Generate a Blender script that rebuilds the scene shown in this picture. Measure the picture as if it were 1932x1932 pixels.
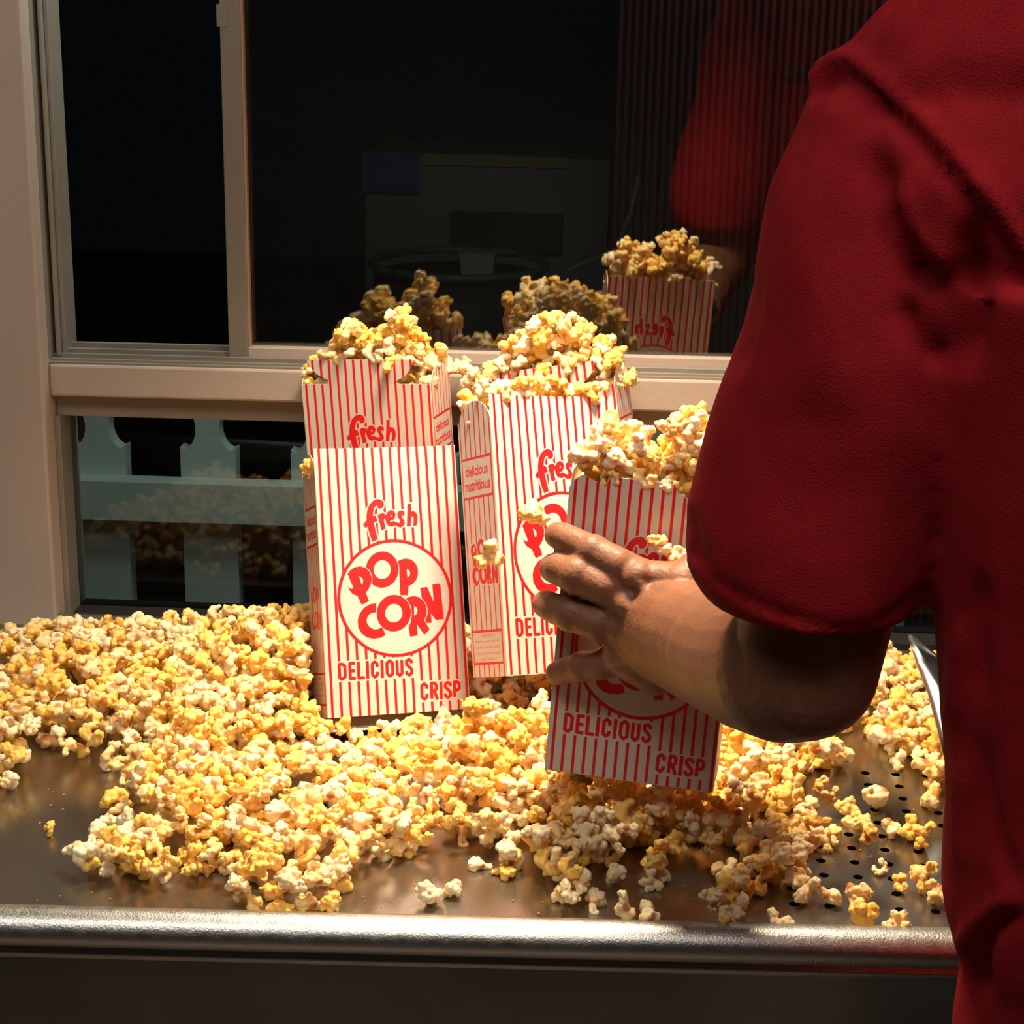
import bpy, bmesh, math, random
import numpy as np
from mathutils import Vector, Matrix, geometry
for o in list(bpy.data.objects): bpy.data.objects.remove(o)
sc = bpy.context.scene
COL = sc.collection
rnd = random.Random(7)
nr = np.random.RandomState(5)
# ------------------------------------------------------------------ camera
F_PX, PITCH, YAW, ROLL, CAM_H = 3432.5, .300278, -.0697779, .0192192, .545012
def _cam():
    f = np.array([math.sin(YAW)*math.cos(PITCH), math.cos(YAW)*math.cos(PITCH), -math.sin(PITCH)])
    r = np.array([math.cos(YAW), -math.sin(YAW), 0.]); u = np.cross(r, f)
    return r*math.cos(ROLL)+u*math.sin(ROLL), u*math.cos(ROLL)-r*math.sin(ROLL), f
CR, CU, CF = _cam()
CO = np.array([0, 0, CAM_H])
def ray(px, py): return CF+CR*(px-966)/F_PX-CU*(py-966)/F_PX
def hit(px, py, ax, val):
    r = ray(px, py); return CO+r*((val-CO[ax])/r[ax])
def at(px, py, y): return Vector(hit(px, py, 1, y))
def proj(P):
    v = np.atleast_2d(P)-CO; d = v@CF
    return np.stack([966+F_PX*(v@CR)/d, 966-F_PX*(v@CU)/d, d], -1)
cam = bpy.data.cameras.new('camera'); cam.sensor_width = 36; cam.lens = F_PX/1932*36
cam.clip_start = .05
co = bpy.data.objects.new('camera', cam); COL.objects.link(co)
M = Matrix.Identity(4)
for i in range(3):
    M[i][0] = CR[i]; M[i][1] = CU[i]; M[i][2] = -CF[i]; M[i][3] = CO[i]
co.matrix_world = M; sc.camera = co
sc.view_settings.view_transform = 'Standard'; sc.view_settings.look = 'None'
sc.view_settings.gamma = 1; sc.view_settings.exposure = 0.0
sc.view_settings.use_curve_mapping = False
# ------------------------------------------------------------------ world and lights
w = bpy.data.worlds.new('night'); sc.world = w; w.use_nodes = True
bg = w.node_tree.nodes['Background']; bg.inputs[0].default_value = (.25, .30, .36, 1); bg.inputs[1].default_value = .006
def area(name, loc, target, size, sizey, power, color, spread=180):
    l = bpy.data.lights.new(name, 'AREA'); l.shape = 'RECTANGLE'; l.size = size; l.size_y = sizey
    l.energy = power; l.color = color; l.spread = math.radians(spread)
    o = bpy.data.objects.new(name, l); COL.objects.link(o); o.location = loc
    o.rotation_euler = (Vector(target)-Vector(loc)).to_track_quat('-Z', 'Y').to_euler(); return o
area('warming_lamp_light', (-.05, 1.17, .78), (-.05, 1.13, 0), .16, .12, 3.8, (1, .80, .55), 80)
area('ceiling_light', (-.1, .05, 1.75), (.0, 1.1, .2), 2.2, .5, 18, (1, .93, .84))
area('right_ceiling_light', (1.3, .1, 1.4), (.4, .8, .4), .4, .4, 6.0, (1, .86, .70))
area('fence_fill_light', (-.1, 1.53, .72), (-.25, 1.95, .0), .9, .05, 2.6, (.86, 1, .90))  # added fill lamp above the frame, brightens the fence; not a real street lamp

# ------------------------------------------------------------------ materials
def mat(name, color, rough=.5, metal=0, bump=0, bscale=200, mixc=None, mscale=20, spec=.5, stretch=None, rvar=0):
    m = bpy.data.materials.new(name); m.use_nodes = True; nt = m.node_tree; b = nt.nodes['Principled BSDF']
    b.inputs['Base Color'].default_value = (*color, 1); b.inputs['Roughness'].default_value = rough
    b.inputs['Metallic'].default_value = metal; b.inputs['Specular IOR Level'].default_value = spec
    tc = nt.nodes.new('ShaderNodeTexCoord'); mp = nt.nodes.new('ShaderNodeMapping')
    nt.links.new(tc.outputs['Object'], mp.inputs[0])
    if stretch: mp.inputs['Scale'].default_value = stretch
    if mixc or rvar:
        n = nt.nodes.new('ShaderNodeTexNoise'); n.inputs['Scale'].default_value = mscale; n.inputs['Detail'].default_value = 4
        nt.links.new(mp.outputs[0], n.inputs[0])
        if mixc:
            r = nt.nodes.new('ShaderNodeMapRange'); r.inputs[1].default_value = .38; r.inputs[2].default_value = .68
            nt.links.new(n.outputs[0], r.inputs[0])
            x = nt.nodes.new('ShaderNodeMix'); x.data_type = 'RGBA'; x.inputs[6].default_value = (*color, 1); x.inputs[7].default_value = (*mixc, 1)
            nt.links.new(r.outputs[0], x.inputs[0]); nt.links.new(x.outputs[2], b.inputs['Base Color'])
        if rvar:
            r = nt.nodes.new('ShaderNodeMapRange'); r.inputs[1].default_value = .3; r.inputs[2].default_value = .7
            r.inputs[3].default_value = rough-rvar; r.inputs[4].default_value = rough+rvar
            nt.links.new(n.outputs[0], r.inputs[0]); nt.links.new(r.outputs[0], b.inputs['Roughness'])
    if bump:
        n = nt.nodes.new('ShaderNodeTexNoise'); n.inputs['Scale'].default_value = bscale; n.inputs['Detail'].default_value = 3
        nt.links.new(mp.outputs[0], n.inputs[0])
        bp = nt.nodes.new('ShaderNodeBump'); bp.inputs['Strength'].default_value = bump; bp.inputs['Distance'].default_value = .001
        nt.links.new(n.outputs[0], bp.inputs['Height']); nt.links.new(bp.outputs[0], b.inputs['Normal'])
    return m
MT = {}
MT['paint'] = mat('cream_painted_metal', (.46, .365, .30), .45, 0, .25, 180, (.51, .41, .34), 6)
MT['paint2'] = mat('greyed_aluminium_frame', (.27, .23, .19), .42, .25, .2, 150, (.33, .29, .24), 8)
MT['gasket'] = mat('black_gasket', (.012, .012, .012), .7)
MT['edge'] = mat('bronze_sash_bead', (.55, .34, .24), .4, .3)
MT['steel'] = mat('brushed_steel_tray', (.40, .385, .36), .27, 1, .05, 60, (.33, .32, .30), 9, stretch=(1, 1, 1), rvar=.07)
MT['rim'] = mat('brushed_steel_edge', (.62, .61, .58), .36, 1, .25, 260, None, 40, stretch=(3, 3, 3), rvar=.05)
MT['apron'] = mat('dull_steel_apron', (.38, .38, .36), .32, 1, .04, 40, (.2, .2, .2), 4, rvar=.05)
MT['dark'] = mat('dark_interior', (.015, .014, .013), .7)
MT['board'] = mat('white_paper_board', (.65, .575, .505), .42, 0, .06, 500)
MT['ink'] = mat('red_ink', (.72, .012, .014), .38)
MT['inside'] = mat('inside_paper_board', (.90, .76, .60), .6)
MT['shirt'] = mat('red_knit_cotton', (.33, .012, .018), .9, 0, .5, 900, (.28, .009, .014), 60, spec=.12)
MT['skin'] = mat('skin', (.26, .108, .058), .50, 0, .45, 420, (.22, .09, .048), 60, spec=.35)
MT['nail'] = mat('fingernail', (.62, .36, .27), .3)
MT['hair'] = mat('dark_hair', (.02, .014, .01), .6, 0, .8, 300)
MT['trousers'] = mat('black_trousers', (.015, .016, .02), .9, 0, .4, 600)
MT['shoe'] = mat('black_leather', (.012, .012, .012), .35)
MT['fence'] = mat('white_painted_pickets', (.52, .60, .56), .6, 0, .2, 60, (.46, .54, .50), 8)
MT['ground'] = mat('asphalt', (.04, .04, .04), .9, 0, .5, 60)
MT['floor'] = mat('brown_floor_tiles', (.30, .22, .17), .6)
MT['scoop'] = mat('polished_scoop_steel', (.55, .55, .55), .22, 1, .05, 50, rvar=.04)
MT['grey'] = mat('grey_plastic', (.09, .095, .09), .5)
MT['bag'] = mat('white_bag_plastic', (.25, .25, .23), .6)
MT['maroon'] = mat('corrugated_maroon_metal', (.10, .035, .035), .5, .3)
MT['yellow'] = mat('yellow_booth_paint', (.16, .14, .05), .6)
MT['booth'] = mat('grey_booth_paint', (.12, .115, .105), .6)
MT['rearw'] = mat('rear_wall_paint', (.42, .40, .36), .7, 0, 0, 1, (.10, .12, .14), .9)
MT['blue'] = mat('blue_cloth', (.04, .05, .16), .8)
MT['lampm'] = mat('lamp_housing', (.3, .3, .3), .4, .8)
MT['crumb'] = mat('toasted_crumb', (.55, .28, .07), .7)
g = bpy.data.materials.new('window_glass'); g.use_nodes = True; nt = g.node_tree; nt.nodes.clear()
out = nt.nodes.new('ShaderNodeOutputMaterial'); tr = nt.nodes.new('ShaderNodeBsdfTransparent'); gl = nt.nodes.new('ShaderNodeBsdfGlossy')
tr.inputs[0].default_value = (.80, .84, .82, 1); gl.inputs['Roughness'].default_value = .004; gl.inputs[0].default_value = (1, 1, 1, 1)
mx = nt.nodes.new('ShaderNodeMixShader'); lw = nt.nodes.new('ShaderNodeFresnel'); lw.inputs[0].default_value = 1.75
nt.links.new(lw.outputs[0], mx.inputs[0]); nt.links.new(tr.outputs[0], mx.inputs[1]); nt.links.new(gl.outputs[0], mx.inputs[2]); nt.links.new(mx.outputs[0], out.inputs[0])
lw.inputs[0].default_value = 1.33; MT['glass'] = g
g2 = g.copy(); g2.name = 'coated_sash_glass'
for n_ in g2.node_tree.nodes:
    if n_.type == 'FRESNEL': n_.inputs[0].default_value = 2.0
MT['glass2'] = g2
# popcorn
pm = bpy.data.materials.new('buttered_popcorn'); pm.use_nodes = True; nt = pm.node_tree; b = nt.nodes['Principled BSDF']
def N(t, **k):
    n = nt.nodes.new(t)
    for a, v in k.items(): setattr(n, a, v)
    return n
at_h = N('ShaderNodeAttribute', attribute_name='hull'); at_t = N('ShaderNodeAttribute', attribute_name='tint')
oi = N('ShaderNodeObjectInfo'); tc = N('ShaderNodeTexCoord')
nz = N('ShaderNodeTexNoise'); nz.inputs['Scale'].default_value = 130; nz.inputs['Detail'].default_value = 2
nt.links.new(tc.outputs['Object'], nz.inputs[0])
sx = N('ShaderNodeSeparateColor'); nt.links.new(oi.outputs['Color'], sx.inputs[0])
ad = N('ShaderNodeMath', operation='ADD'); nt.links.new(at_t.outputs['Fac'], ad.inputs[0]); nt.links.new(sx.outputs[0], ad.inputs[1])
a2 = N('ShaderNodeMath', operation='MULTIPLY_ADD'); nt.links.new(nz.outputs[0], a2.inputs[0]); a2.inputs[1].default_value = 1.1
nt.links.new(ad.outputs[0], a2.inputs[2])
mr = N('ShaderNodeMapRange'); mr.inputs[1].default_value = .50; mr.inputs[2].default_value = 1.25; nt.links.new(a2.outputs[0], mr.inputs[0])
cr = N('ShaderNodeMix', data_type='RGBA'); cr.inputs[6].default_value = (.95, .80, .56, 1); cr.inputs[7].default_value = (.97, .60, .13, 1)
nt.links.new(mr.outputs[0], cr.inputs[0])
hr = N('ShaderNodeMix', data_type='RGBA'); hr.inputs[7].default_value = (.50, .17, .025, 1)
nt.links.new(at_h.outputs['Fac'], hr.inputs[0]); nt.links.new(cr.outputs[2], hr.inputs[6]); nt.links.new(hr.outputs[2], b.inputs['Base Color'])
b.inputs['Roughness'].default_value = .5; b.inputs['Specular IOR Level'].default_value = .35
b.inputs['Subsurface Weight'].default_value = .45; b.inputs['Subsurface Radius'].default_value = (1, .55, .2); b.inputs['Subsurface Scale'].default_value = .0035
b2 = N('ShaderNodeTexNoise'); b2.inputs['Scale'].default_value = 420; nt.links.new(tc.outputs['Object'], b2.inputs[0])
bp = N('ShaderNodeBump'); bp.inputs['Strength'].default_value = .5; bp.inputs['Distance'].default_value = .0008
nt.links.new(b2.outputs[0], bp.inputs['Height']); nt.links.new(bp.outputs[0], b.inputs['Normal'])
MT['pop'] = pm

# ------------------------------------------------------------------ object helpers
def tag(o, label=None, cat=None, group=None, kind=None):
    if label: o['label'] = label
    if cat: o['category'] = cat
    if group: o['group'] = group
    if kind: o['kind'] = kind
    return o
def empty(name, loc=(0, 0, 0), rot=(0, 0, 0)):
    o = bpy.data.objects.new(name, None); COL.objects.link(o); o.location = loc; o.rotation_euler = rot
    o.empty_display_size = .02; return o
def mkobj(name, verts, faces, m, parent=None, smooth=False, mats=None):
    me = bpy.data.meshes.new(name); me.from_pydata([tuple(map(float, v)) for v in verts], [], faces)
    for q in (m if isinstance(m, list) else [m]): me.materials.append(MT[q])
    if mats is not None: me.polygons.foreach_set('material_index', mats)
    if smooth: me.polygons.foreach_set('use_smooth', [True]*len(me.polygons))
    me.update(); o = bpy.data.objects.new(name, me); COL.objects.link(o)
    if parent: o.parent = parent
    return o
class MB:
    def __init__(s): s.v = []; s.f = []
    def add(s, v, f):
        k = len(s.v); s.v += [tuple(p) for p in v]; s.f += [tuple(i+k for i in q) for q in f]
    def box(s, a, b, T=None):
        x0, y0, z0 = a; x1, y1, z1 = b
        v = [(x0, y0, z0), (x1, y0, z0), (x1, y1, z0), (x0, y1, z0), (x0, y0, z1), (x1, y0, z1), (x1, y1, z1), (x0, y1, z1)]
        if T: v = [T(p) for p in v]
        s.add(v, [(0, 3, 2, 1), (4, 5, 6, 7), (0, 1, 5, 4), (1, 2, 6, 5), (2, 3, 7, 6), (3, 0, 4, 7)])
    def tube(s, pts, r, n=10):
        k = len(pts); rings = []
        for i, p in enumerate(pts):
            p = Vector(p); d = (Vector(pts[min(i+1, k-1)])-Vector(pts[max(i-1, 0)])).normalized()
            a = d.orthogonal().normalized(); c = d.cross(a); rr = r[i] if isinstance(r, (list, tuple)) else r
            rings.append([p+(a*math.cos(t)+c*math.sin(t))*rr for t in [2*math.pi*j/n for j in range(n)]])
        s.loft(rings, True)
    def loft(s, rings, cap=True):
        n = len(rings[0]); base = len(s.v)
        for r in rings: s.v += [tuple(p) for p in r]
        for i in range(len(rings)-1):
            for j in range(n):
                s.f.append((base+i*n+j, base+i*n+(j+1) % n, base+(i+1)*n+(j+1) % n, base+(i+1)*n+j))
        if cap:
            s.f.append(tuple(base+j for j in range(n))[::-1]); s.f.append(tuple(base+(len(rings)-1)*n+j for j in range(n)))
    def obj(s, name, m, parent=None, smooth=False, bevel=0):
        o = mkobj(name, s.v, s.f, m, parent, smooth)
        if bevel:
            bv = o.modifiers.new('b', 'BEVEL'); bv.width = bevel; bv.segments = 2; bv.limit_method = 'ANGLE'
        return o
def boxobj(name, a, b, m, parent=None, bevel=.0015, T=None):
    q = MB(); q.box(a, b, T); return q.obj(name, m, parent, False, bevel)

# ------------------------------------------------------------------ the counter
def edge_y(x): return .9215+(x+.36)*.0595     # front edge of the tray top
XL, XR, YB = -.75, .75, 1.392
HOLES = []
for i in range(12):
    for j in range(13):
        x = .1055+.0210*i; y = .985+.0190*j
        if j > 10 or (i < 3 and j > 6) or (i < 2 and j > 4): continue
        if y < edge_y(x)+.018: continue
        HOLES.append((x, y))
counter = empty('stainless_counter', (0, 0, 0))
tag(counter, 'stainless steel popcorn counter with perforated right end and rolled front edge', 'counter')
def cdt(outer, loops, pts=()):
    vs = []; es = []
    for L in [outer]+loops:
        k = len(vs); vs += [Vector(p) for p in L]; es += [(k+i, k+(i+1) % len(L)) for i in range(len(L))]
    vs += [Vector(p) for p in pts]
    r = geometry.delaunay_2d_cdt(vs, es, [], 0, 1e-7)
    return np.array([tuple(v) for v in r[0]]), [tuple(f) for f in r[2]]
def pip(P, loop):
    L = np.asarray(loop, float); x, y = P[:, 0], P[:, 1]; ins = np.zeros(len(P), bool)
    x0, y0 = L[:, 0].min(), L[:, 1].min(); x1, y1 = L[:, 0].max(), L[:, 1].max()
    c = np.where((x >= x0) & (x <= x1) & (y >= y0) & (y <= y1))[0]
    if not len(c): return ins
    xc, yc = x[c], y[c]; q = np.zeros(len(c), bool); n = len(L)
    for i in range(n):
        ax, ay = L[i]; bx, by = L[(i+1) % n]
        if ay == by: continue
        m = ((ay > yc) != (by > yc)) & (xc < (bx-ax)*(yc-ay)/(by-ay)+ax); q ^= m
    ins[c] = q; return ins
outl = [(XL, edge_y(XL)), (XR, edge_y(XR)), (XR, YB), (XL, YB)]
hl = [[(x+.0031*math.cos(t), y+.0031*math.sin(t)) for t in [2*math.pi*k/14 for k in range(14)]] for x, y in HOLES]
V, Fc = cdt(outl, hl)
C = np.array([V[list(f)].mean(0) for f in Fc]); keep = pip(C, outl)
for L in hl: keep &= ~pip(C, L)
Fc = [f for f, k in zip(Fc, keep) if k]
top = mkobj('tray_top', [(x, y, 0) for x, y in V], Fc, 'steel', counter)
sm = top.modifiers.new('t', 'SOLIDIFY'); sm.thickness = .0012; sm.offset = -1
q = MB(); prof = [(0, 0), (0, .006), (-.002, .0085), (-.006, .0095), (-.012, .0085), (-.018, .004), (-.0205, -.002), (-.0185, -.008), (-.014, -.0115), (-.006, -.013), (-.004, -.016), (-.0075, -.018), (-.009, -.022)]
q.loft([[(x, edge_y(x)+a, z) for a, z in prof]+[(x, edge_y(x)+.002, -.022)] for x in (XL, -.4, 0, .4, XR)])
q.obj('front_edge', 'rim', counter, True)
q = MB(); q.loft([[(x, edge_y(x)-.0045, -.018), (x, edge_y(x)-.0045, -.9), (x, edge_y(x)+.02, -.9), (x, edge_y(x)+.02, -.018)] for x in (XL, 0, XR)])
q.obj('apron', 'apron', counter)
boxobj('crumb_pan', (XL+.01, .98, -.10), (XR-.01, YB-.01, -.09), 'dark', counter)
q = MB(); q.box((XL, YB-.004, 0), (XR, YB-.001, .010)); q.obj('back_flange', 'rim', counter)
boxobj('cabinet_body', (XL+.02, 1.0, -.9), (XR-.02, YB, -.11), 'dark', counter)
# ------------------------------------------------------------------ the window wall
YW = 1.4348
TH = -.0060          # the frame leans by this much in its own plane
def W(p):            # window plane frame
    x, y, z = p; return (x+.0*z, y, z-(x+.27)*-.010)
def WP(px, py, y): return hit(px, py, 1, y)
zs_top, zs_bot = WP(569, 699, 1.402)[2], WP(569, 760, 1.402)[2]
post_x = WP(92, 930, 1.385)[0]
q = MB(); q.box((-1.3, 1.385, -.015), (post_x, 1.47, 1.2)); wl = q.obj('wall_left', 'paint', None, False, .002); tag(wl, kind='structure')
q = MB(); q.box((post_x, 1.402, zs_bot), (.9, 1.452, zs_top), W); o = q.obj('trim_1', 'paint', None, False, .002); tag(o, kind='structure')
zl_bot = WP(300, 787, 1.414)[2]
q = MB(); q.box((post_x, 1.414, zl_bot), (.9, 1.455, zs_bot), W); o = q.obj('trim_2', 'paint2', None, False, .0015); tag(o, kind='structure')
q = MB(); q.box((-1.3, 1.396, -.9), (1.3, 1.47, -.012)); o = q.obj('wall_back', 'paint', None); tag(o, kind='structure')
# upper window: jamb channels, track, sliding sash with pane
win = empty('window_1', (0, YW, 0)); tag(win, kind='structure'); win.location = (0, 0, 0)
zt = 1.2
def vbar(name, xa, xb, ya, yb, z0, z1, m, p): return boxobj(name, (xa, ya, z0), (xb, yb, z1), m, p, .0008, W)
xj = [WP(x, 662, 1.42)[0] for x in (77.2, 104, 108, 115, 124.3)]
vbar('jamb', post_x, xj[1], 1.404, 1.45, zs_top+.004, zt, 'paint2', win)
vbar('jamb_channel', xj[1], xj[2]+.001, 1.425, 1.45, zs_top+.004, zt, 'gasket', win)
vbar('jamb_channel', xj[2]+.001, xj[3]+.0005, 1.414, 1.45, zs_top+.004, zt, 'paint2', win)
vbar('jamb_channel', xj[3]+.0005, xj[4], 1.421, 1.45, zs_top+.004, zt, 'paint2', win)
ztr = WP(300, 667, 1.42)[2]
for k, (dy, zz) in enumerate(((1.409, .0035), (1.417, .006), (1.426, .0085), (1.436, .0115))):
    boxobj('sill_track', (post_x, dy, zs_top-.001), (.9, dy+.003, zs_top+zz), 'paint2', win, .0004, W)
boxobj('track_bed', (post_x, 1.404, zs_top-.001), (.9, 1.45, zs_top+.0015), 'paint2', win, 0, W)
ysf = 1.421
xm0, xm1, xg = WP(431.9, 670, ysf)[0], WP(468, 648, ysf)[0], WP(472.5, 648, ysf)[0]
zsash0, zsash1 = WP(520, 684, ysf)[2], WP(520, 656, ysf)[2]
sash = boxobj('sash_stile', (xm0, ysf, zsash0+.0003), (xm1, ysf+.014, zt), 'paint2', win, .0008, W)
boxobj('sash_bead', (xm1, ysf+.001, zsash1), (xg, ysf+.008, zt), 'edge', win, .0004, W)
boxobj('sash_rail', (xm1-.0002, ysf+.0003, zsash0+.0005), (.9, ysf+.014, zsash1), 'paint', win, .0008, W)
boxobj('sash_latch_label', (WP(410, 30, ysf)[0]-.0005, ysf-.0006, WP(410, 50, ysf)[2]), (WP(428, 30, ysf)[0], ysf+.001, WP(410, 8, ysf)[2]), 'crumb', win, 0)
bpy.data.objects['sash_latch_label'].data.materials[0] = mat('aged_label', (.22, .20, .14), .6)
boxobj('glass_pane', (xm1-.002, ysf+.009, zsash1-.003), (.9, ysf+.012, zt), 'glass2', win, 0, W)
# lower window
win2 = empty('window_2', (0, 0, 0)); tag(win2, kind='structure')
xl2 = WP(128, 1000, 1.43)[0]
vbar('frame_stile', post_x, WP(126, 1000, 1.41)[0], 1.408, 1.45, -.012, zl_bot+.001, 'paint2', win2)
vbar('glazing_gasket', WP(126, 1000, 1.41)[0]-.001, WP(131, 1000, 1.43)[0], 1.43, 1.452, -.012, zl_bot+.001, 'gasket', win2)
boxobj('glass_pane', (post_x+.004, 1.434, -.01), (.9, 1.437, zl_bot+.004), 'glass', win2, 0, W)
boxobj('bottom_rail', (post_x, 1.408, -.012), (.9, 1.45, .0035), 'gasket', win2, 0, W)
# ------------------------------------------------------------------ room around (dim)
boxobj('floor', (-3, -3, -.95), (3, 1.4, -.9), 'floor'); tag(bpy.data.objects['floor'], kind='structure')
o = boxobj('wall_rear', (-3, -2.2, -.9), (3, -2.1, 2), 'rearw'); tag(o, kind='structure')
# ------------------------------------------------------------------ outside
o = boxobj('ground', (-6, 1.5, -1.0), (6, 9, -.95), 'ground'); tag(o, kind='structure')
YF = 1.86
fence = empty('picket_fence', (0, YF, -.9))
tag(fence, 'white picket fence with scalloped heads standing outside the low glass pane', 'fence')
def FP(px, py): 
    p = hit(px, py, 1, YF); return p[0], p[2]
fx0 = FP(139, 1000)[0]
def rail(py0, py1, name):
    z1, z0 = FP(300, py0)[1], FP(300, py1)[1]
    o = boxobj(name, (fx0, YF-.045, z0), (1.2, YF-.02, z1), 'fence', None, .001, lambda p: (p[0], p[1], p[2]+(p[0]+.4)*.010)); o.parent = fence; o.location = (0, -YF, .9); return o
rail(886, 960, 'rail'); rail(1158, 1320, 'rail')
pw = FP(248, 880)[0]-FP(146, 880)[0]; per = (FP(350, 880)[0]-FP(146, 880)[0]); px0 = (FP(146, 880)[0]+FP(248, 880)[0])/2
zn = FP(200, 828)[1]; zc = FP(200, 800)[1]; hw = pw/2; rr = .024
for i in range(16):
    cx = px0+per*i
    hn = hw-.0165
    side = [(hw, -.9+YF*0), (hw, zn)]
    # notch: concave bite, then the head spreads back out
    for k in range(11):
        t = -math.pi*.42+k*(math.pi*.86)/10
        side.append((hw-.0165*math.cos(t)*.99-.001, zc+.004+rr*math.sin(t)))
    ztp = FP(200, 712)[1]; side += [(hw-.004, zc+.035), (hw-.012, ztp-.012), (.012, ztp-.001), (0, ztp)]
    pts = side+[(-a, z) for a, z in side[::-1][1:]]
    n = len(pts); q = MB()
    q.loft([[(cx+a, y, z+(cx+.4)*.010) for a, z in pts] for y in (YF-.02, YF)])
    o = q.obj('picket', 'fence', fence); o.location = (0, -YF, .9)
# round bin with a paper bag, outside
bc = at(865, 560, 3.2); bx, bz = bc.x, bc.z
t = empty('litter_drum', (bx, 3.2, -.95)); tag(t, 'dark round litter drum outside in the night behind the sliding glass', 'drum')
q = MB(); rr = .155; zr = at(865, 497, 3.2).z
q.loft([[(bx+r*math.cos(a), 3.2+r*math.sin(a), z) for a in [2*math.pi*k/40 for k in range(40)]] for r, z in ((rr*.95, -.95), (rr*.98, zr-.1), (rr*.98, zr-.02))]); o = q.obj('drum_body', 'dark', t, True); o.location = (-bx, -3.2, .95)
q = MB(); q.tube([(bx+rr*math.cos(a), 3.2+rr*math.sin(a), zr) for a in [2*math.pi*k/40 for k in range(41)]], .007); o = q.obj('drum_rim', 'grey', t, True); o.location = (-bx, -3.2, .95)
p0 = at(905, 500, 3.2); bgm = MB(); bgm.loft([[(p0.x+a*s, 3.17+b*s, z) for a, b in ((-.03, -.02), (.03, -.025), (.032, .02), (-.028, .022))] for s, z in ((.9, zr-.02), (1, zr+.02), (1.08, p0.z+.03))])
o = bgm.obj('paper_bag', 'bag'); tag(o, 'pale paper bag poking out of the dark drum behind glass', 'bag')
# corrugated shutter to the right
q = MB(); x0 = at(1160, 300, 3.6).x; n = 70; prof = []
for k in range(n*4+1):
    prof.append((x0+k*.0075, 3.6-.25*k/(n*4)*1.6+(.012 if (k//2) % 2 else 0)))
q.loft([[(x, y, z) for x, y in prof]+[(x, y+.01, z) for x, y in prof[::-1]] for z in (-.95, 1.6)], True)
o = q.obj('corrugated_shutter', 'maroon'); tag(o, 'dark maroon corrugated metal shutter seen dimly behind the glass', 'shutter')
# booth with counter
bt = empty('booth', (0, 4.2, -.95)); tag(bt, 'dim grey booth with yellow band standing in the dark outside', 'booth')
def bo(name, a, b_, y, px, m, d=.3):
    p = at(*a, y); r_ = at(*b_, y); o = boxobj(name, (p.x, y, r_.z), (r_.x, y+d, p.z), m, bt, 0); o.location = (0, -4.2, .95)
bo('booth_counter', (690, 290), (1140, 620), 4.2, 0, 'booth'); bo('booth_band', (800, 290), (1070, 318), 4.19, 0, 'yellow', .01); bo('booth_cloth', (683, 285), (790, 365), 4.18, 0, 'blue', .01)
bo('booth_opening', (850, 400), (1060, 480), 4.17, 0, 'dark', .02)
# curved tube handle on the bin
q = MB(); q.tube([at(1205, 330, 3.0), at(1190, 400, 3.0), at(1165, 470, 3.0), at(1110, 490, 2.98), at(1068, 510, 2.96), at(1064, 535, 2.96), at(1090, 556, 2.98), at(1140, 560, 3.0), at(1145, 700, 3.0), at(1145, 1400, 3.0)], .005)
o = q.obj('bent_tube_stand', 'grey', None, True); tag(o, 'thin bent grey tube stand outside left of the reflected box', 'stand')
# bulb lamp above tray (out of frame)
lamp = empty('warming_lamp', (-.05, 1.17, .795)); tag(lamp, 'metal warming lamp hanging above the popcorn tray', 'lamp')
q = MB(); q.box((-.11, -.09, 0), (.11, .09, .05)); q.obj('lamp_shade', 'lampm', lamp)
q = MB(); q.tube([(0, 0, .05), (0, 0, .6)], .01); q.obj('stem', 'lampm', lamp)

# ------------------------------------------------------------------ popcorn boxes
BW, BH, BD = .105, .19261, .046
POSE = dict(
    B=(-.16114, 1.19282, .02049, -.39215, .03773, .37217), D=(-.03763, 1.16642, .06952, -.36824, .12094, .5955),
    A=(-.19752, 1.35644, .03997, -.02771, -.08311, -.20221), C=(-.03868, 1.33817, .04271, -.12544, -.20169, -.19154),
    E=(.00316, 1.03147, .0533, -.09623, .04233, -.1205))
def hom(src, dst):
    A = []
    for (x, y), (u, v) in zip(src, dst):
        A.append([x, y, 1, 0, 0, 0, -u*x, -u*y, -u]); A.append([0, 0, 0, x, y, 1, -v*x, -v*y, -v])
    return np.linalg.svd(np.array(A))[2][-1].reshape(3, 3)
HM = hom([(591.3, 846), (857.5, 843), (893, 1342), (615, 1350)], [(-BW/2, BH), (BW/2, BH), (BW/2, 0), (-BW/2, 0)])
def uv(x, y, s, ox, oy):
    q = HM@np.array([x/s+ox, y/s+oy, 1]); return (q[0]/q[2], q[1]/q[2])
def z2(L): return [uv(x, y, 4.39, 560, 960) for x, y in L]
def zf(L): return [uv(x, y, 13.8, 670, 925) for x, y in L]
def zt_(L): return [uv(x, y, 6.9, 620, 1220) for x, y in L]
def ell(cx, cy, rx, ry, n=44): return [(cx+rx*math.cos(2*math.pi*k/n), cy+ry*math.sin(2*math.pi*k/n)) for k in range(n)]
def stroke(pts, w, closed=False, disc=True):
    S = []; P = list(pts)+([pts[0]] if closed else [])
    for a, b_ in zip(P[:-1], P[1:]):
        dx, dy = b_[0]-a[0], b_[1]-a[1]; l = math.hypot(dx, dy) or 1e-9; nx, ny = -dy/l*w/2, dx/l*w/2
        S.append([(a[0]+nx, a[1]+ny), (b_[0]+nx, b_[1]+ny), (b_[0]-nx, b_[1]-ny), (a[0]-nx, a[1]-ny)])
    if disc:
        for p in (P if closed else P[1:-1]): S.append(ell(p[0], p[1], w/2, w/2, 10))
    return S
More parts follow.
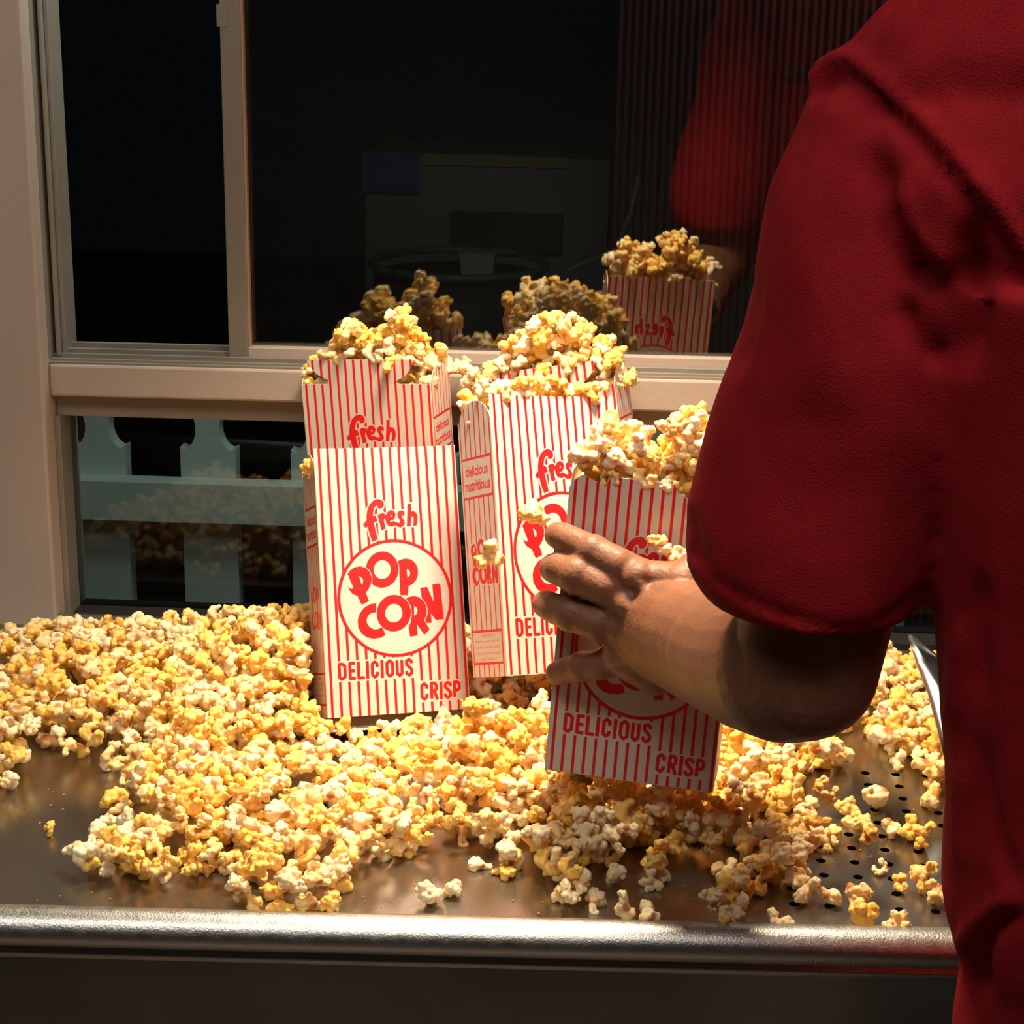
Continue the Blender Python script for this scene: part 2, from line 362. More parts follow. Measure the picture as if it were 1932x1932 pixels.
GL = {'D': [[(0, 0), (0, 1), (.17, 1), (.31, .86), (.31, .14), (.17, 0), (0, 0)]], 'E': [[(.27, 1), (0, 1), (0, 0), (.28, 0)], [(0, .5), (.24, .5)]],
      'L': [[(0, 1), (0, 0), (.27, 0)]], 'I': [[(0, 0), (0, 1)]], 'C': [[(.31, .66), (.31, .86), (.155, 1), (0, .86), (0, .14), (.155, 0), (.31, .14), (.31, .34)]],
      'O': [[(0, .14), (.155, 0), (.31, .14), (.31, .86), (.155, 1), (0, .86), (0, .14)]], 'U': [[(0, 1), (0, .14), (.155, 0), (.31, .14), (.31, 1)]],
      'S': [[(.31, .74), (.29, .90), (.155, 1), (.01, .90), (.01, .70), (.30, .36), (.31, .13), (.155, 0), (.0, .11), (0, .28)]],
      'R': [[(0, 0), (0, 1), (.19, 1), (.31, .88), (.31, .62), (.19, .5), (0, .5)], [(.17, .5), (.33, 0)]], 'P': [[(0, 0), (0, 1), (.19, 1), (.31, .88), (.31, .58), (.19, .46), (0, .46)]]}
def front_art():
    S = []
    for k in range(16):
        x = -BW/2+BW*(.0365+.0632*k); S.append((1, [(x-.00095, -.01), (x+.00095, -.01), (x+.00095, BH+.01), (x-.00095, BH+.01)]))
    for L in ([(545, 250)], ): pass
    def white(L, w):
        for s in stroke(L, w, True): S.append((0, s))
        S.append((0, L))
    # round seal
    c = z2([(815, 724)])[0]; S.append((1, ell(*c, .0425, .0425, 72))); S.append((0, ell(*c, .0402, .0402, 72)))
    # fresh
    f = [(600, 195), (680, 215), (740, 270), (758, 340), (735, 410), (680, 445), (600, 440), (597, 400), (570, 362), (530, 385), (495, 440), (470, 540), (465, 625), (535, 618), (585, 765), (485, 800), (520, 950), (590, 1235), (455, 1298), (390, 1150), (320, 905), (262, 940), (205, 845), (295, 735), (292, 620), (320, 460), (380, 330), (470, 240), (540, 205)]
    r = [(585, 605), (690, 560), (755, 562), (800, 610), (840, 640), (800, 690), (765, 700), (755, 770), (800, 960), (685, 1008), (640, 820)]
    e = [(800, 610), (850, 530), (900, 495), (960, 487), (1030, 520), (1062, 600), (1040, 690), (1000, 740), (920, 768), (915, 785), (960, 790), (1010, 760), (1040, 790), (1060, 800), (1050, 885), (1000, 905), (940, 915), (870, 890), (820, 830), (790, 740), (785, 680)]
    s = [(1210, 498), (1270, 515), (1303, 570), (1285, 660), (1260, 640), (1220, 625), (1225, 660), (1280, 750), (1303, 830), (1270, 900), (1190, 942), (1110, 920), (1045, 880), (1060, 790), (1110, 810), (1160, 820), (1180, 795), (1160, 740), (1110, 660), (1100, 590), (1130, 530)]
    h = [(1370, 332), (1472, 322), (1470, 530), (1530, 520), (1590, 560), (1632, 630), (1640, 700), (1632, 800), (1610, 895), (1515, 910), (1530, 800), (1530, 700), (1510, 655), (1480, 690), (1462, 780), (1455, 915), (1350, 915), (1365, 600)]
    for L in (r, e, s, h, f): white(zf(L), .0019)
    for L in (h, s, e, r): S.append((1, zf(L)))
    S.append((0, zf([(925, 650), (935, 625), (962, 620), (965, 640), (940, 662)])))
    white(zf(f), .0011); S.append((1, zf(f)))
    # POP CORN
    def ring(cx, cy, rx, ry, ix, iy, wl=True):
        L = z2(ell(cx, cy, rx, ry));
        if wl: white(L, .0010)
        S.append((1, L)); S.append((0, z2(ell(cx, cy, ix, iy))))
    P1 = [(415, 515), (440, 485), (475, 463), (520, 455), (565, 468), (600, 500), (617, 545), (615, 595), (595, 640), (568, 674), (595, 745), (532, 773), (497, 700), (455, 680), (430, 650), (416, 618), (438, 635), (452, 640), (463, 628), (440, 575)]
    P2 = [(838, 420), (870, 405), (910, 400), (950, 410), (985, 440), (1005, 480), (1008, 530), (995, 575), (965, 610), (928, 630), (924, 705), (858, 702), (852, 600), (848, 500)]
    Cc = [(655, 762), (600, 770), (550, 800), (515, 845), (498, 900), (503, 960), (530, 1010), (575, 1045), (630, 1058), (690, 1052), (733, 1030), (707, 960), (670, 978), (640, 980), (605, 965), (580, 935), (573, 900), (585, 865), (612, 845), (655, 838)]
    Rr = [(898, 738), (930, 718), (970, 712), (1010, 720), (1050, 750), (1075, 790), (1085, 840), (1078, 885), (1060, 912), (1107, 995), (1062, 1040), (1000, 950), (1005, 1043), (940, 1050), (928, 975), (948, 920), (955, 860), (945, 790)]
    Nn = [(1025, 645), (1085, 640), (1140, 765), (1128, 620), (1195, 614), (1228, 912), (1160, 918), (1117, 862), (1125, 938), (1085, 942), (1050, 905), (1080, 870), (1078, 810), (1065, 765), (1040, 735)]
    S.append((1, z2(P2))); S.append((0, z2([(912, 487), (930, 495), (940, 515), (938, 540), (918, 558)])))
    ring(706, 487, 138, 150, 71, 77)
    white(z2(P1), .0010); S.append((1, z2(P1))); S.append((0, z2([(512, 535), (530, 545), (545, 565), (545, 590), (532, 607)])))
    S.append((1, z2(Cc))); S.append((1, z2(Nn)))
    white(z2(Rr), .0010); S.append((1, z2(Rr))); S.append((0, z2([(975, 795), (995, 805), (1003, 830), (998, 860), (975, 878)])))
    L = z2(ell(803, 850, 145, 153)); white(L, .0009); S.append((1, L)); S.append((0, z2(ell(803, 850, 73, 77))))
    # DELICIOUS, CRISP
    for word, xs, t0, t1, b0, b1 in (('DELICIOUS', [(108, 222), (248, 345), (362, 465), (480, 522), (545, 650), (675, 720), (740, 855), (875, 980), (1000, 1110)], 170, 134, 405, 381),
                                     ('CRISP', [(1208, 1315), (1340, 1450), (1468, 1510), (1525, 1635), (1650, 1755)], 466, 456, 712, 694)):
        X0, X1 = xs[0][0], xs[-1][1]
        tt = lambda x: t0+(t1-t0)*(x-X0)/(X1-X0); bb = lambda x: b0+(b1-b0)*(x-X0)/(X1-X0)
        S.append((0, zt_([(X0-12, t0-20), (X1+8, t1-20), (X1+22, b1+20), (X0-2, b0+22)])))
        for ch, (a, b_) in zip(word, xs):
            hwid = 20
            for pl in GL[ch]:
                mw = max(p[0] for q in GL[ch] for p in q) or 1
                L = []
                for gx, gy in pl:
                    X = a+hwid+(b_-a-2*hwid)*(gx/mw if mw < 1 else 0); sk = (1-gy)*8
                    L.append((X+sk-6, (bb(X)-hwid)+((tt(X)+hwid)-(bb(X)-hwid))*gy))
                L = zt_(L)
                if len(L) == 2 or ch in 'EL':
                    # square ends
                    d = 18/6.9*BW/268; 
                    def ext(a_, c_):
                        l = math.hypot(a_[0]-c_[0], a_[1]-c_[1]); return (a_[0]+(a_[0]-c_[0])/l*d, a_[1]+(a_[1]-c_[1])/l*d)
                    L = [ext(L[0], L[1])]+L[1:-1]+[ext(L[-1], L[-2])]
                for sgm in stroke(L, .0023, False): S.append((1, sgm))
    return S
def text_tris(body, cx, cy, wid, hgt, bold=.0):
    cu = bpy.data.curves.new('t', 'FONT'); cu.body = body; cu.offset = bold; cu.align_x = 'CENTER'; cu.resolution_u = 3
    o = bpy.data.objects.new('t', cu); COL.objects.link(o); dg = bpy.context.evaluated_depsgraph_get()
    me = o.evaluated_get(dg).to_mesh(); me.calc_loop_triangles()
    P = np.array([v.co[:2] for v in me.vertices]); T = [tuple(t.vertices) for t in me.loop_triangles]
    lo, hi = P.min(0), P.max(0); P = (P-(lo+hi)/2)/(hi-lo)*np.array([wid, hgt])+np.array([cx, cy])
    o.to_mesh_clear() if False else None
    bpy.data.objects.remove(o); bpy.data.curves.remove(cu)
    return [[tuple(P[i]) for i in t] for t in T]
def side_art():
    S = []; d = BD
    for k in range(7):
        x = -d/2+d*(.055+.1475*k); S.append((1, [(x-.0007, -.01), (x+.0007, -.01), (x+.0007, BH+.01), (x-.0007, BH+.01)]))
    x0, x1 = -d/2+d*.04, d/2-d*.055
    for a, b_ in ((.1235, .1525), (.0085, .0325)):
        S.append((1, [(x0, a), (x1, a), (x1, b_), (x0, b_)])); S.append((0, [(x0+.0014, a+.0018), (x1-.0014, a+.0018), (x1-.0014, b_-.0018), (x0+.0014, b_-.0018)]))
    for T in text_tris('delicious', -.0005, .1432, .031, .0078, .03): S.append((1, T))
    for T in text_tris('nutritious', -.0005, .1327, .035, .0078, .03): S.append((1, T))
    for i, L in enumerate(('INGREDIENTS:', 'Popcorn, white vegetable', 'oil, salt, all the colors', 'artificial color and butter', 'color Yellow 5')):
        for T in text_tris(L, 0, .0285-.0040*i, (.018, .034, .033, .034, .022)[i], .0022): S.append((1, T))
    # POP CORN small
    def bl(L, w_=.0012):
        for s in stroke(L, w_, True): S.append((0, s))
        S.append((0, L))
    def el(cx, cy, rx, ry): return ell(cx, cy, rx, ry, 26)
    pop = [el(-.0115, .0875, .0042, .0050), el(-.001, .0885, .0056, .0066), el(.0085, .0890, .0046, .0050)]
    st = [[(-.0155, .088), (-.0105, .088), (-.0085, .0765), (-.0125, .0765)], [(.0055, .088), (.0100, .086), (.0095, .0765), (.0055, .0765)]]
    corn = [el(-.0105, .0700, .0052, .0068), el(-.0005, .0705, .0054, .0068)]
    st2 = [[(.0045, .0770), (.0095, .0765), (.0110, .0720), (.0095, .0690), (.0120, .0635), (.0085, .0635), (.0075, .0680), (.0075, .0635), (.0045, .0635)],
           [(.0120, .0765), (.0150, .0765), (.0165, .0710), (.0165, .0765), (.0195, .0765), (.0195, .0635), (.0165, .0635), (.0150, .0690), (.0150, .0635), (.0120, .0635)]]
    for L in pop+st+corn+st2: bl(L, .0016)
    for L in (pop[1], pop[0], pop[2]): bl(L, .0006); S.append((1, L))
    for L in st: S.append((1, L))
    for L in corn+st2: bl(L, .0005); S.append((1, L))
    for c, a, b_ in (((-.0110, .0885), .0011, .0020), ((-.001, .0885), .0021, .0034), ((.0090, .0895), .0012, .0020), ((-.0090, .0700), .0021, .0040), ((-.0005, .0705), .0020, .0040)): S.append((0, el(*c, a, b_)))
    return S
def panel_mesh(name, outline, art, bend=0, wid=BW):
    xs = [p[0] for p in outline]; zs = [p[1] for p in outline]
    pts = [(min(xs)+(max(xs)-min(xs))*(i+.5)/10+.00003*(j % 3), min(zs)+(max(zs)-min(zs))*(j+.5)/12+.00002*(i % 3)) for i in range(10) for j in range(12)]
    V, Fc = cdt(outline, [L for c, L in art], pts)
    C = np.array([V[list(f)].mean(0) for f in Fc]); ins = pip(C, outline); colr = np.zeros(len(C), int)
    for c, L in art: colr[pip(C, L)] = c
    F2 = []; mi = []
    for f, k, c in zip(Fc, ins, colr):
        if not k: continue
        a = V[list(f)]; ar = (a[1][0]-a[0][0])*(a[2][1]-a[0][1])-(a[2][0]-a[0][0])*(a[1][1]-a[0][1])
        if abs(ar) < 1e-13: continue
        F2.append(f if ar > 0 else f[::-1]); mi.append(int(c))
    use = sorted({i for f in F2 for i in f}); mp_ = {a: i for i, a in enumerate(use)}; V = V[use]; F2 = [tuple(mp_[i] for i in f) for f in F2]
    me = bpy.data.meshes.new(name)
    bz = lambda x, z: bend*(1-(2*x/wid)**2)*max(0, z/BH)**2.5
    me.from_pydata([(x, bz(x, z), z) for x, z in V], [], F2)
    for q in ('board', 'ink', 'inside', 'inside'): me.materials.append(MT[q])
    me.polygons.foreach_set('material_index', mi); me.update(); return me
ART_F = front_art(); ART_S = side_art()
NB, TB = BH-.014, BH+.005
def arc(x0, z0, x1, z1, bulge, n=8):
    L = []
    for k in range(n+1):
        t = k/n; mx_, mz = (x0+x1)/2+bulge[0], (z0+z1)/2+bulge[1]
        L.append(((1-t)**2*x0+2*t*(1-t)*mx_+t*t*x1, (1-t)**2*z0+2*t*(1-t)*mz+t*t*z1))
    return L
h = BW/2
plain = [(-h, 0), (h, 0), (h, BH), (-h, BH)]
notch = [(-h, 0), (h, 0), (h, NB)]+[(h-.24*BW, NB), (h-.265*BW, NB+.0015), (h-.25*BW, NB+.003)]+arc(h-.24*BW, NB+.0035, h-.125*BW, TB, (.004, -.004))+arc(-h+.055*BW, TB, -h+.21*BW, NB+.0035, (-.004, -.004))+[(-h+.215*BW, NB+.002), (-h+.20*BW, NB), (-h, NB)]
notchE = [(-h, 0), (h, 0), (h, NB+.003), (h-.36*BW, NB+.003)]+[(h-.40*BW, NB+.0105), (-h+.26*BW, NB+.011), (-h+.235*BW, NB+.010), (-h+.21*BW, NB+.0045), (-h+.07*BW, NB+.0105), (-h+.02*BW, NB+.006), (-h, NB+.002)]
d2 = BD/2; zt0 = BH-.021; sidep = [(-d2, 0), (d2, 0), (d2, zt0)]+[(d2*math.cos(t), zt0+.0195*math.sin(t)) for t in [math.pi*k/20 for k in range(1, 20)]]+[(-d2, zt0)]
ME = {'plain': panel_mesh('front_panel', plain, ART_F, .004), 'notch': panel_mesh('front_panel', notch, ART_F, .001), 'notchE': panel_mesh('front_panel', notchE, ART_F, .001),
      'plainb': panel_mesh('back_panel', plain, ART_F, .002), 'side': panel_mesh('side_panel', sidep, ART_S, 0, BD)}
stripes_b = [(1, [(x-.00095, -1), (x+.00095, -1), (x+.00095, 1), (x-.00095, 1)]) for x in [-BW/2+BW*(.0365+.0632*k) for k in range(16)]]
ME['bottom'] = panel_mesh('bottom_panel', [(-h, 0), (h, 0), (h, BD), (-h, BD)], stripes_b, 0)
def boxchild(name, me, p, loc, rz=0, rx=0):
    o = bpy.data.objects.new(name, me); COL.objects.link(o); o.parent = p; o.location = loc; o.rotation_euler = (rx, 0, rz)
    s = o.modifiers.new('t', 'SOLIDIFY'); s.thickness = .0005; s.offset = -1; s.material_offset = 2; s.material_offset_rim = 2; return o
def make_box(front, back, tilt=0):
    r = empty('popcorn_box')
    boxchild('front_panel', ME[front], r, (0, 0, 0))
    boxchild('back_panel', ME[back], r, (0, BD, 0), math.pi)
    boxchild('side_panel', ME['side'], r, (-h, BD/2, 0), -math.pi/2)
    boxchild('side_panel', ME['side'], r, (h, BD/2, 0), math.pi/2)
    boxchild('bottom_panel', ME['bottom'], r, (0, BD, 0), 0, math.pi/2+tilt)
    return r
def dup(root):
    c = root.copy(); COL.objects.link(c)
    for ch in list(root.children):
        d = ch.copy(); COL.objects.link(d); d.parent = c
    return c
LB = dict(B='striped red and white popcorn box in front at left, leaning back, whole face visible',
          D='striped popcorn box behind the hand, straight top edge, nutritious label on its left side',
          A='striped popcorn box at back left with notched tab top, overflowing with popcorn',
          C='striped popcorn box at back right, mostly hidden behind the straight topped box',
          E='striped popcorn box held in the hand in front of the red sleeve')
b1 = make_box('plain', 'notch', .22); b2_ = make_box('notch', 'plainb'); b3 = make_box('notchE', 'plain')
boxes = {'B': b1, 'A': b2_, 'E': b3, 'D': dup(b1), 'C': dup(b2_)}
BM = {}
for k, o in boxes.items():
    x, y, z, rx, ry, rz = POSE[k]
    if k in 'AC': x, y, z = x*.985, y*.985-.001, CAM_H+(z-CAM_H)*.985
    o.location = (x, y, z); o.rotation_euler = (rx, ry, rz)
    BM[k] = Matrix.Translation((x, y, z))@(Matrix.Rotation(rz, 4, 'Z')@Matrix.Rotation(ry, 4, 'Y')@Matrix.Rotation(rx, 4, 'X'))
    tag(o, LB[k], 'popcorn box', 'striped popcorn boxes on the counter')
for c_ in boxes['D'].children:
    if c_.name.startswith('bottom'): c_.rotation_euler.x = math.pi/2

# ------------------------------------------------------------------ remeshed blobs
def ico(sub=2):
    bm = bmesh.new(); bmesh.ops.create_icosphere(bm, subdivisions=sub, radius=1)
    v = np.array([q.co[:] for q in bm.verts]); f = np.array([[a.index for a in q.verts] for q in bm.faces]); bm.free(); return v, f
IC = ico(2); IC3 = ico(3)
def remesh(verts, faces, voxel, smooth=3, fac=.5):
    me = bpy.data.meshes.new('tmp'); me.from_pydata([tuple(v) for v in verts], [], [tuple(int(i) for i in f) for f in faces]); me.update()
    o = bpy.data.objects.new('tmp', me); COL.objects.link(o)
    r = o.modifiers.new('r', 'REMESH'); r.mode = 'VOXEL'; r.voxel_size = voxel; r.adaptivity = 0
    if smooth: s = o.modifiers.new('s', 'SMOOTH'); s.iterations = smooth; s.factor = fac
    dg = bpy.context.evaluated_depsgraph_get(); ev = o.evaluated_get(dg); m2 = bpy.data.meshes.new_from_object(ev)
    V = np.empty(len(m2.vertices)*3); m2.vertices.foreach_get('co', V); V = V.reshape(-1, 3)
    L = np.empty(len(m2.loops), int); m2.loops.foreach_get('vertex_index', L); n = len(m2.polygons)
    st = np.empty(n, int); m2.polygons.foreach_get('loop_start', st); tt = np.empty(n, int); m2.polygons.foreach_get('loop_total', tt)
    Fq = [tuple(L[a:a+b_]) for a, b_ in zip(st, tt)]
    bpy.data.objects.remove(o); bpy.data.meshes.remove(me); bpy.data.meshes.remove(m2)
    return V, Fq
class Blob:
    def __init__(s, ic=None): s.v = []; s.f = []; s.n = 0; s.ic = ic or IC
    def raw(s, v, f): s.v.append(np.asarray(v, float)); s.f += [tuple(int(i)+s.n for i in q) for q in f]; s.n += len(v)
    def sph(s, c, r, sc_=(1, 1, 1), R=None):
        v = s.ic[0]*r*np.array(sc_)
        if R is not None: v = v@np.array(R).T
        s.raw(v+np.array(c), s.ic[1])
    def chain(s, pts, sc_=(1, 1, 1), R=None, k=.35):
        for (a, ra), (b_, rb) in zip(pts[:-1], pts[1:]):
            a, b_ = np.array(a, float), np.array(b_, float); l = np.linalg.norm(b_-a); n = max(1, int(l/(k*min(ra, rb))))
            for i in range(n+1):
                t = i/n; s.sph(a+(b_-a)*t, ra+(rb-ra)*t, sc_, R)
    def mesh(s, voxel, smooth=3, fac=.5): return remesh(np.concatenate(s.v), s.f, voxel, smooth, fac)
# ------------------------------------------------------------------ popcorn prototypes
def unit(v): v = np.array(v, float); return v/np.linalg.norm(v)
def proto(i):
    R = np.random.RandomState(100+i*7); b = Blob(); kind = (0, 1, 0, 2, 1, 0, 3, 0, 1, 2, 0, 3, 0, 1)[i % 14]; hp = unit((R.rand()-.5, R.rand()-.5, -1))*.16
    if kind in (0, 3):
        b.sph((0, 0, 0), .20); n = R.randint(4, 7) if kind == 0 else 4
        for k in range(n):
            for _ in range(30):
                d = unit(R.randn(3))
                if d@unit(hp) < .35: break
            l = .26+.12*R.rand(); side = unit(np.cross(d, R.randn(3))); e = d*l
            rr_ = .15+.06*R.rand(); b.chain([((0, 0, 0), .13), (e, rr_)], k=.8)
            for q in range(R.randint(2, 5)):
                dd = unit(d*.9+R.randn(3)*.75); b.sph(e+dd*rr_*.75, .07+.055*R.rand())
            if kind == 3:
                e2 = e+side*.16+d*.06; b.chain([(e, rr_*.8), (e2, .10)], k=.8); b.sph(e2+side*.07, .075)
    elif kind == 1:
        n = 8; rad = .24+.05*R.rand(); span = 3.6+R.rand()
        ax = unit(R.randn(3)); u = unit(np.cross(ax, (0, .3, 1))); v = np.cross(ax, u); pr = None
        for k in range(n):
            t = span*k/(n-1); p = u*math.cos(t)*rad+v*math.sin(t)*rad+ax*.10*math.sin(t*1.7); r = .12+.05*R.rand()
            b.sph(p, r)
            for q in range(R.randint(1, 3)):
                dd = unit(unit(p)*.8+R.randn(3)*.6); b.sph(p+dd*r*.8, .06+.06*R.rand())
            if pr is not None: b.sph((p+pr)/2, .12)
            pr = p
        hp = np.zeros(3)
    else:
        b.sph((0, 0, 0), .26)
        for k in range(15):
            d = unit(R.randn(3))
            if d@unit(hp) > .6: continue
            b.sph(d*(.22+.08*R.rand()), .11+.07*R.rand())
        for k in range(3): d = unit(R.randn(3)); b.chain([(d*.2, .12), (d*.42, .09)], k=.8)
    out_ = []
    for vox in (.034, .056):
        V, Fq = b.mesh(vox, 1, .4); ext = (V.max(0)-V.min(0)).max(); cen = (V.max(0)+V.min(0))/2
        dist = np.linalg.norm(V-hp, axis=1)
        hull = np.clip((.185-dist)/.07, 0, 1) if kind != 1 else np.clip((.155-np.linalg.norm(V, axis=1))/.06, 0, 1)
        core = np.clip((.23-np.linalg.norm(V, axis=1))/.10, 0, 1)*.55
        hull = np.maximum(hull*.9, core)
        me_ = bpy.data.meshes.new('n'); me_.from_pydata([tuple(v) for v in V], [], Fq); me_.update(); NN = np.empty(len(V)*3); me_.vertices.foreach_get('normal', NN); NN = NN.reshape(-1, 3); bpy.data.meshes.remove(me_)
        R2 = np.random.RandomState(500+i); sd = R2.rand(420, 3)*1.3-.65; F1 = np.sqrt(((V[:, None, :]-sd[None])**2).sum(-1)).min(1)
        disp = .042*(1-np.clip(F1/.105, 0, 1.3)**2)
        for c in range(5):
            dv = unit(R2.randn(3)); p_ = V[(V@dv).argmax()]*(.86 if c > 1 else .95); dd = np.linalg.norm(V-p_, axis=1); rc = .045+.05*R2.rand(); f_ = np.exp(-(dd/rc)**2)
            disp -= f_*rc*1.1; hull = np.maximum(hull, np.clip(f_*1.5-.55, 0, 1)*R2.choice([.35, .7, 1.0]))
        V = V+NN*disp[:, None]
        V = (V-cen)/ext*1.12; out_.append((V, Fq, hull, R.rand()))
    return out_
NP = 14
PROT = [proto(i) for i in range(NP)]
def rotm(R):
    q = R.randn(4); q /= np.linalg.norm(q); w_, x, y, z = q
    return np.array([[1-2*(y*y+z*z), 2*(x*y-z*w_), 2*(x*z+y*w_)], [2*(x*y+z*w_), 1-2*(x*x+z*z), 2*(y*z-x*w_)], [2*(x*z-y*w_), 2*(y*z+x*w_), 1-2*(x*x+y*y)]])
CELL = .0015
PR = []    # placed-shape library: proto, rotation, size, bottom and top profile
Rl = np.random.RandomState(11)
for i in range(NP):
    for rI in range(6):
        Rm = rotm(Rl)
        for s in (.0135, .0168, .0200):
            V = (PROT[i][1][0]@Rm.T)*s; n = int(s*.62/CELL)+1; sz = 2*n+1
            ix = np.clip(np.round(V[:, 0]/CELL).astype(int)+n, 0, sz-1); iy = np.clip(np.round(V[:, 1]/CELL).astype(int)+n, 0, sz-1)
            bo_ = np.full((sz, sz), np.inf); to_ = np.full((sz, sz), -np.inf)
            np.minimum.at(bo_, (ix, iy), V[:, 2]); np.maximum.at(to_, (ix, iy), V[:, 2])
            PR.append((i, Rm, s, n, bo_, to_))
PIECES = []   # (proto, R(3x3), size, pos, where)
def fill(G, T, x0, y0, ok, where, xf=None, maxn=4000, sink=.14, over=.007, R=None, tries=90, wild=0):
    cells = np.argwhere(ok); fails = 0; cnt = 0; nx, ny = G.shape
    while fails < tries and cnt < maxn:
        c = cells[R.randint(0, len(cells), 14)]; de = T[c[:, 0], c[:, 1]]-G[c[:, 0], c[:, 1]]; k = int(de.argmax())
        if de[k] < .002: fails += 1; continue
        ci, cj = c[k]; best = None
        for _ in range(5):
            p = PR[R.randint(len(PR))]; n = p[3]
            a0, b0 = ci-n, cj-n
            if a0 < 0 or b0 < 0 or ci+n >= nx or cj+n >= ny: continue
            g_ = G[a0:ci+n+1, b0:cj+n+1]; z = (g_-p[4]).max()-sink*p[2]
            z = max(z, -1)
            tp = z+p[5].max()
            if best is None or tp < best[0]: best = (tp, z, p, a0, b0)
        if best is None or best[0] > T[ci, cj]+over+.004: fails += 1; continue
        tp, z, p, a0, b0 = best; n = p[3]
        G[a0:a0+2*n+1, b0:b0+2*n+1] = np.maximum(G[a0:a0+2*n+1, b0:b0+2*n+1], z+p[5])
        pos = np.array([x0+ci*CELL, y0+cj*CELL, z]); Rm = p[1]
        if xf is not None:
            pos = np.array(xf@Vector(pos)); Rm = np.array(xf.to_3x3())@Rm
        PIECES.append((p[0], Rm, p[2], pos, where)); cnt += 1; fails = 0
    return cnt
# pile on the counter
X0, X1, Y0, Y1 = -.56, .46, .90, 1.40
nx, ny = int((X1-X0)/CELL), int((Y1-Y0)/CELL)
GX, GY = np.meshgrid(X0+np.arange(nx)*CELL, Y0+np.arange(ny)*CELL, indexing='ij')
PX = proj(np.stack([GX.ravel(), GY.ravel(), np.full(GX.size, .004)], -1))[:, :2]
bound = [(-80, 1500), (0, 1493), (40, 1478), (100, 1440), (140, 1446), (185, 1422), (176, 1440), (235, 1458), (200, 1490), (196, 1540), (215, 1560), (265, 1565), (190, 1600), (110, 1635), (135, 1655), (190, 1668), (265, 1684), (345, 1674), (430, 1668), (402, 1705), (400, 1728), (500, 1733), (620, 1735), (665, 1720), (636, 1700), (682, 1660), (770, 1625), (850, 1606), (880, 1636), (935, 1645), (990, 1650), (1010, 1680), (1060, 1702), (1130, 1704), (1145, 1660), (1200, 1640), (1235, 1690), (1262, 1640), (1320, 1640), (1345, 1670), (1335, 1740), (1400, 1745), (1420, 1700), (1490, 1690), (1580, 1690), (1560, 1650), (1500, 1625), (1570, 1625), (1590, 1590), (1560, 1540), (1530, 1520), (1550, 1480), (1600, 1465), (1618, 1435), (1590, 1405), (1640, 1395), (1690, 1430), (1700, 1470), (1750, 1500), (1775, 1520), (1900, 1560), (1950, 1230), (1700, 1238), (1000, 1228), (100, 1215), (-80, 1240)]
inside = pip(PX, bound).reshape(nx, ny) & (GY < 1.384) & (GY > edge_y(0)-.02)
inside &= ~((GX < post_x+.006) & (GY > 1.378))
# distance to the outline (a few erosions)
dist = np.zeros((nx, ny)); cur = inside.copy()
for k in range(60):
    dist[cur] += CELL
    nx_ = cur.copy(); nx_[1:] &= cur[:-1]; nx_[:-1] &= cur[1:]; nx_[:, 1:] &= cur[:, :-1]; nx_[:, :-1] &= cur[:, 1:]; cur = nx_
ctrl = [(-40, 1260, .028), (60, 1250, .030), (200, 1225, .034), (350, 1205, .044), (460, 1190, .056), (540, 1165, .072), (600, 1180, .078), (300, 1300, .040), (100, 1350, .030), (500, 1330, .040), (200, 1400, .024), (300, 1450, .030), (500, 1500, .032), (300, 1600, .018), (600, 1650, .018), (750, 1500, .024), (750, 1420, .014), (660, 1390, .012), (850, 1390, .011), (900, 1350, .016), (900, 1400, .044), (950, 1330, .058), (1040, 1310, .064), (1000, 1450, .040), (1000, 1600, .020), (1200, 1500, .036), (1400, 1500, .034), (1450, 1420, .040), (1550, 1350, .030), (1650, 1275, .020), (1620, 1255, .022), (1750, 1300, .018), (1750, 1262, .014), (1400, 1620, .016), (1700, 1400, .018), (1100, 1650, .022), (1500, 1560, .018), (1600, 1400, .026), (1300, 1300, .05), (1200, 1250, .055)]
num = np.zeros((nx, ny)); den = np.zeros((nx, ny))
for px, py, z in ctrl:
    p = hit(px, py, 2, z); w_ = 1/(((GX-p[0])**2+(GY-p[1])**2)+.0004)**1.5; num += w_*z; den += w_
T = np.minimum(num/den, .009+.75*dist); T = np.where(inside, T+.003*np.sin(GX*90)*np.cos(GY*75), -1)
G = np.zeros((nx, ny)); Rp = np.random.RandomState(3)
G[GY < edge_y(GX)+.001] = .5
# perforations and obstacles
def footprint(k, zmax):
    Mi = np.array(BM[k].inverted()); msk = np.zeros((nx, ny), bool)
    for z in np.linspace(0, zmax, 5):
        # solve for local coords of world (x, y, z)
        L = np.stack([GX, GY, np.full_like(GX, z), np.ones_like(GX)], -1)@Mi.T
        msk |= (abs(L[..., 0]) < BW/2+.003) & (L[..., 1] > -.003) & (L[..., 1] < BD+.003) & (L[..., 2] > -.004) & (L[..., 2] < BH)
    return msk
foot = {k: footprint(k, .10) for k in 'BDACE'}
under = {}
for k in 'BDAC':
    Mk = np.array(BM[k]); c = np.array([[x, y, 0, 1] for x in (-h, h) for y in (0, BD)])@Mk.T
    zmn = c[:, 2].min()-.006; T = np.where(foot[k] & (T > zmn), zmn, T)
Tb = T.copy(); anyf = foot['B'] | foot['D'] | foot['A'] | foot['C']
n1 = fill(G, np.where(anyf, T-.006, T), X0, Y0, inside & anyf, 'pile', R=Rp, over=-.002)
G[anyf] = np.maximum(G[anyf], .5)
Gt = G.copy()
eb = foot['E']; T = np.where(eb & (T > .040), .040, T)
n2 = fill(G, T, X0, Y0, inside & ~anyf, 'pile', R=Rp, maxn=6000)
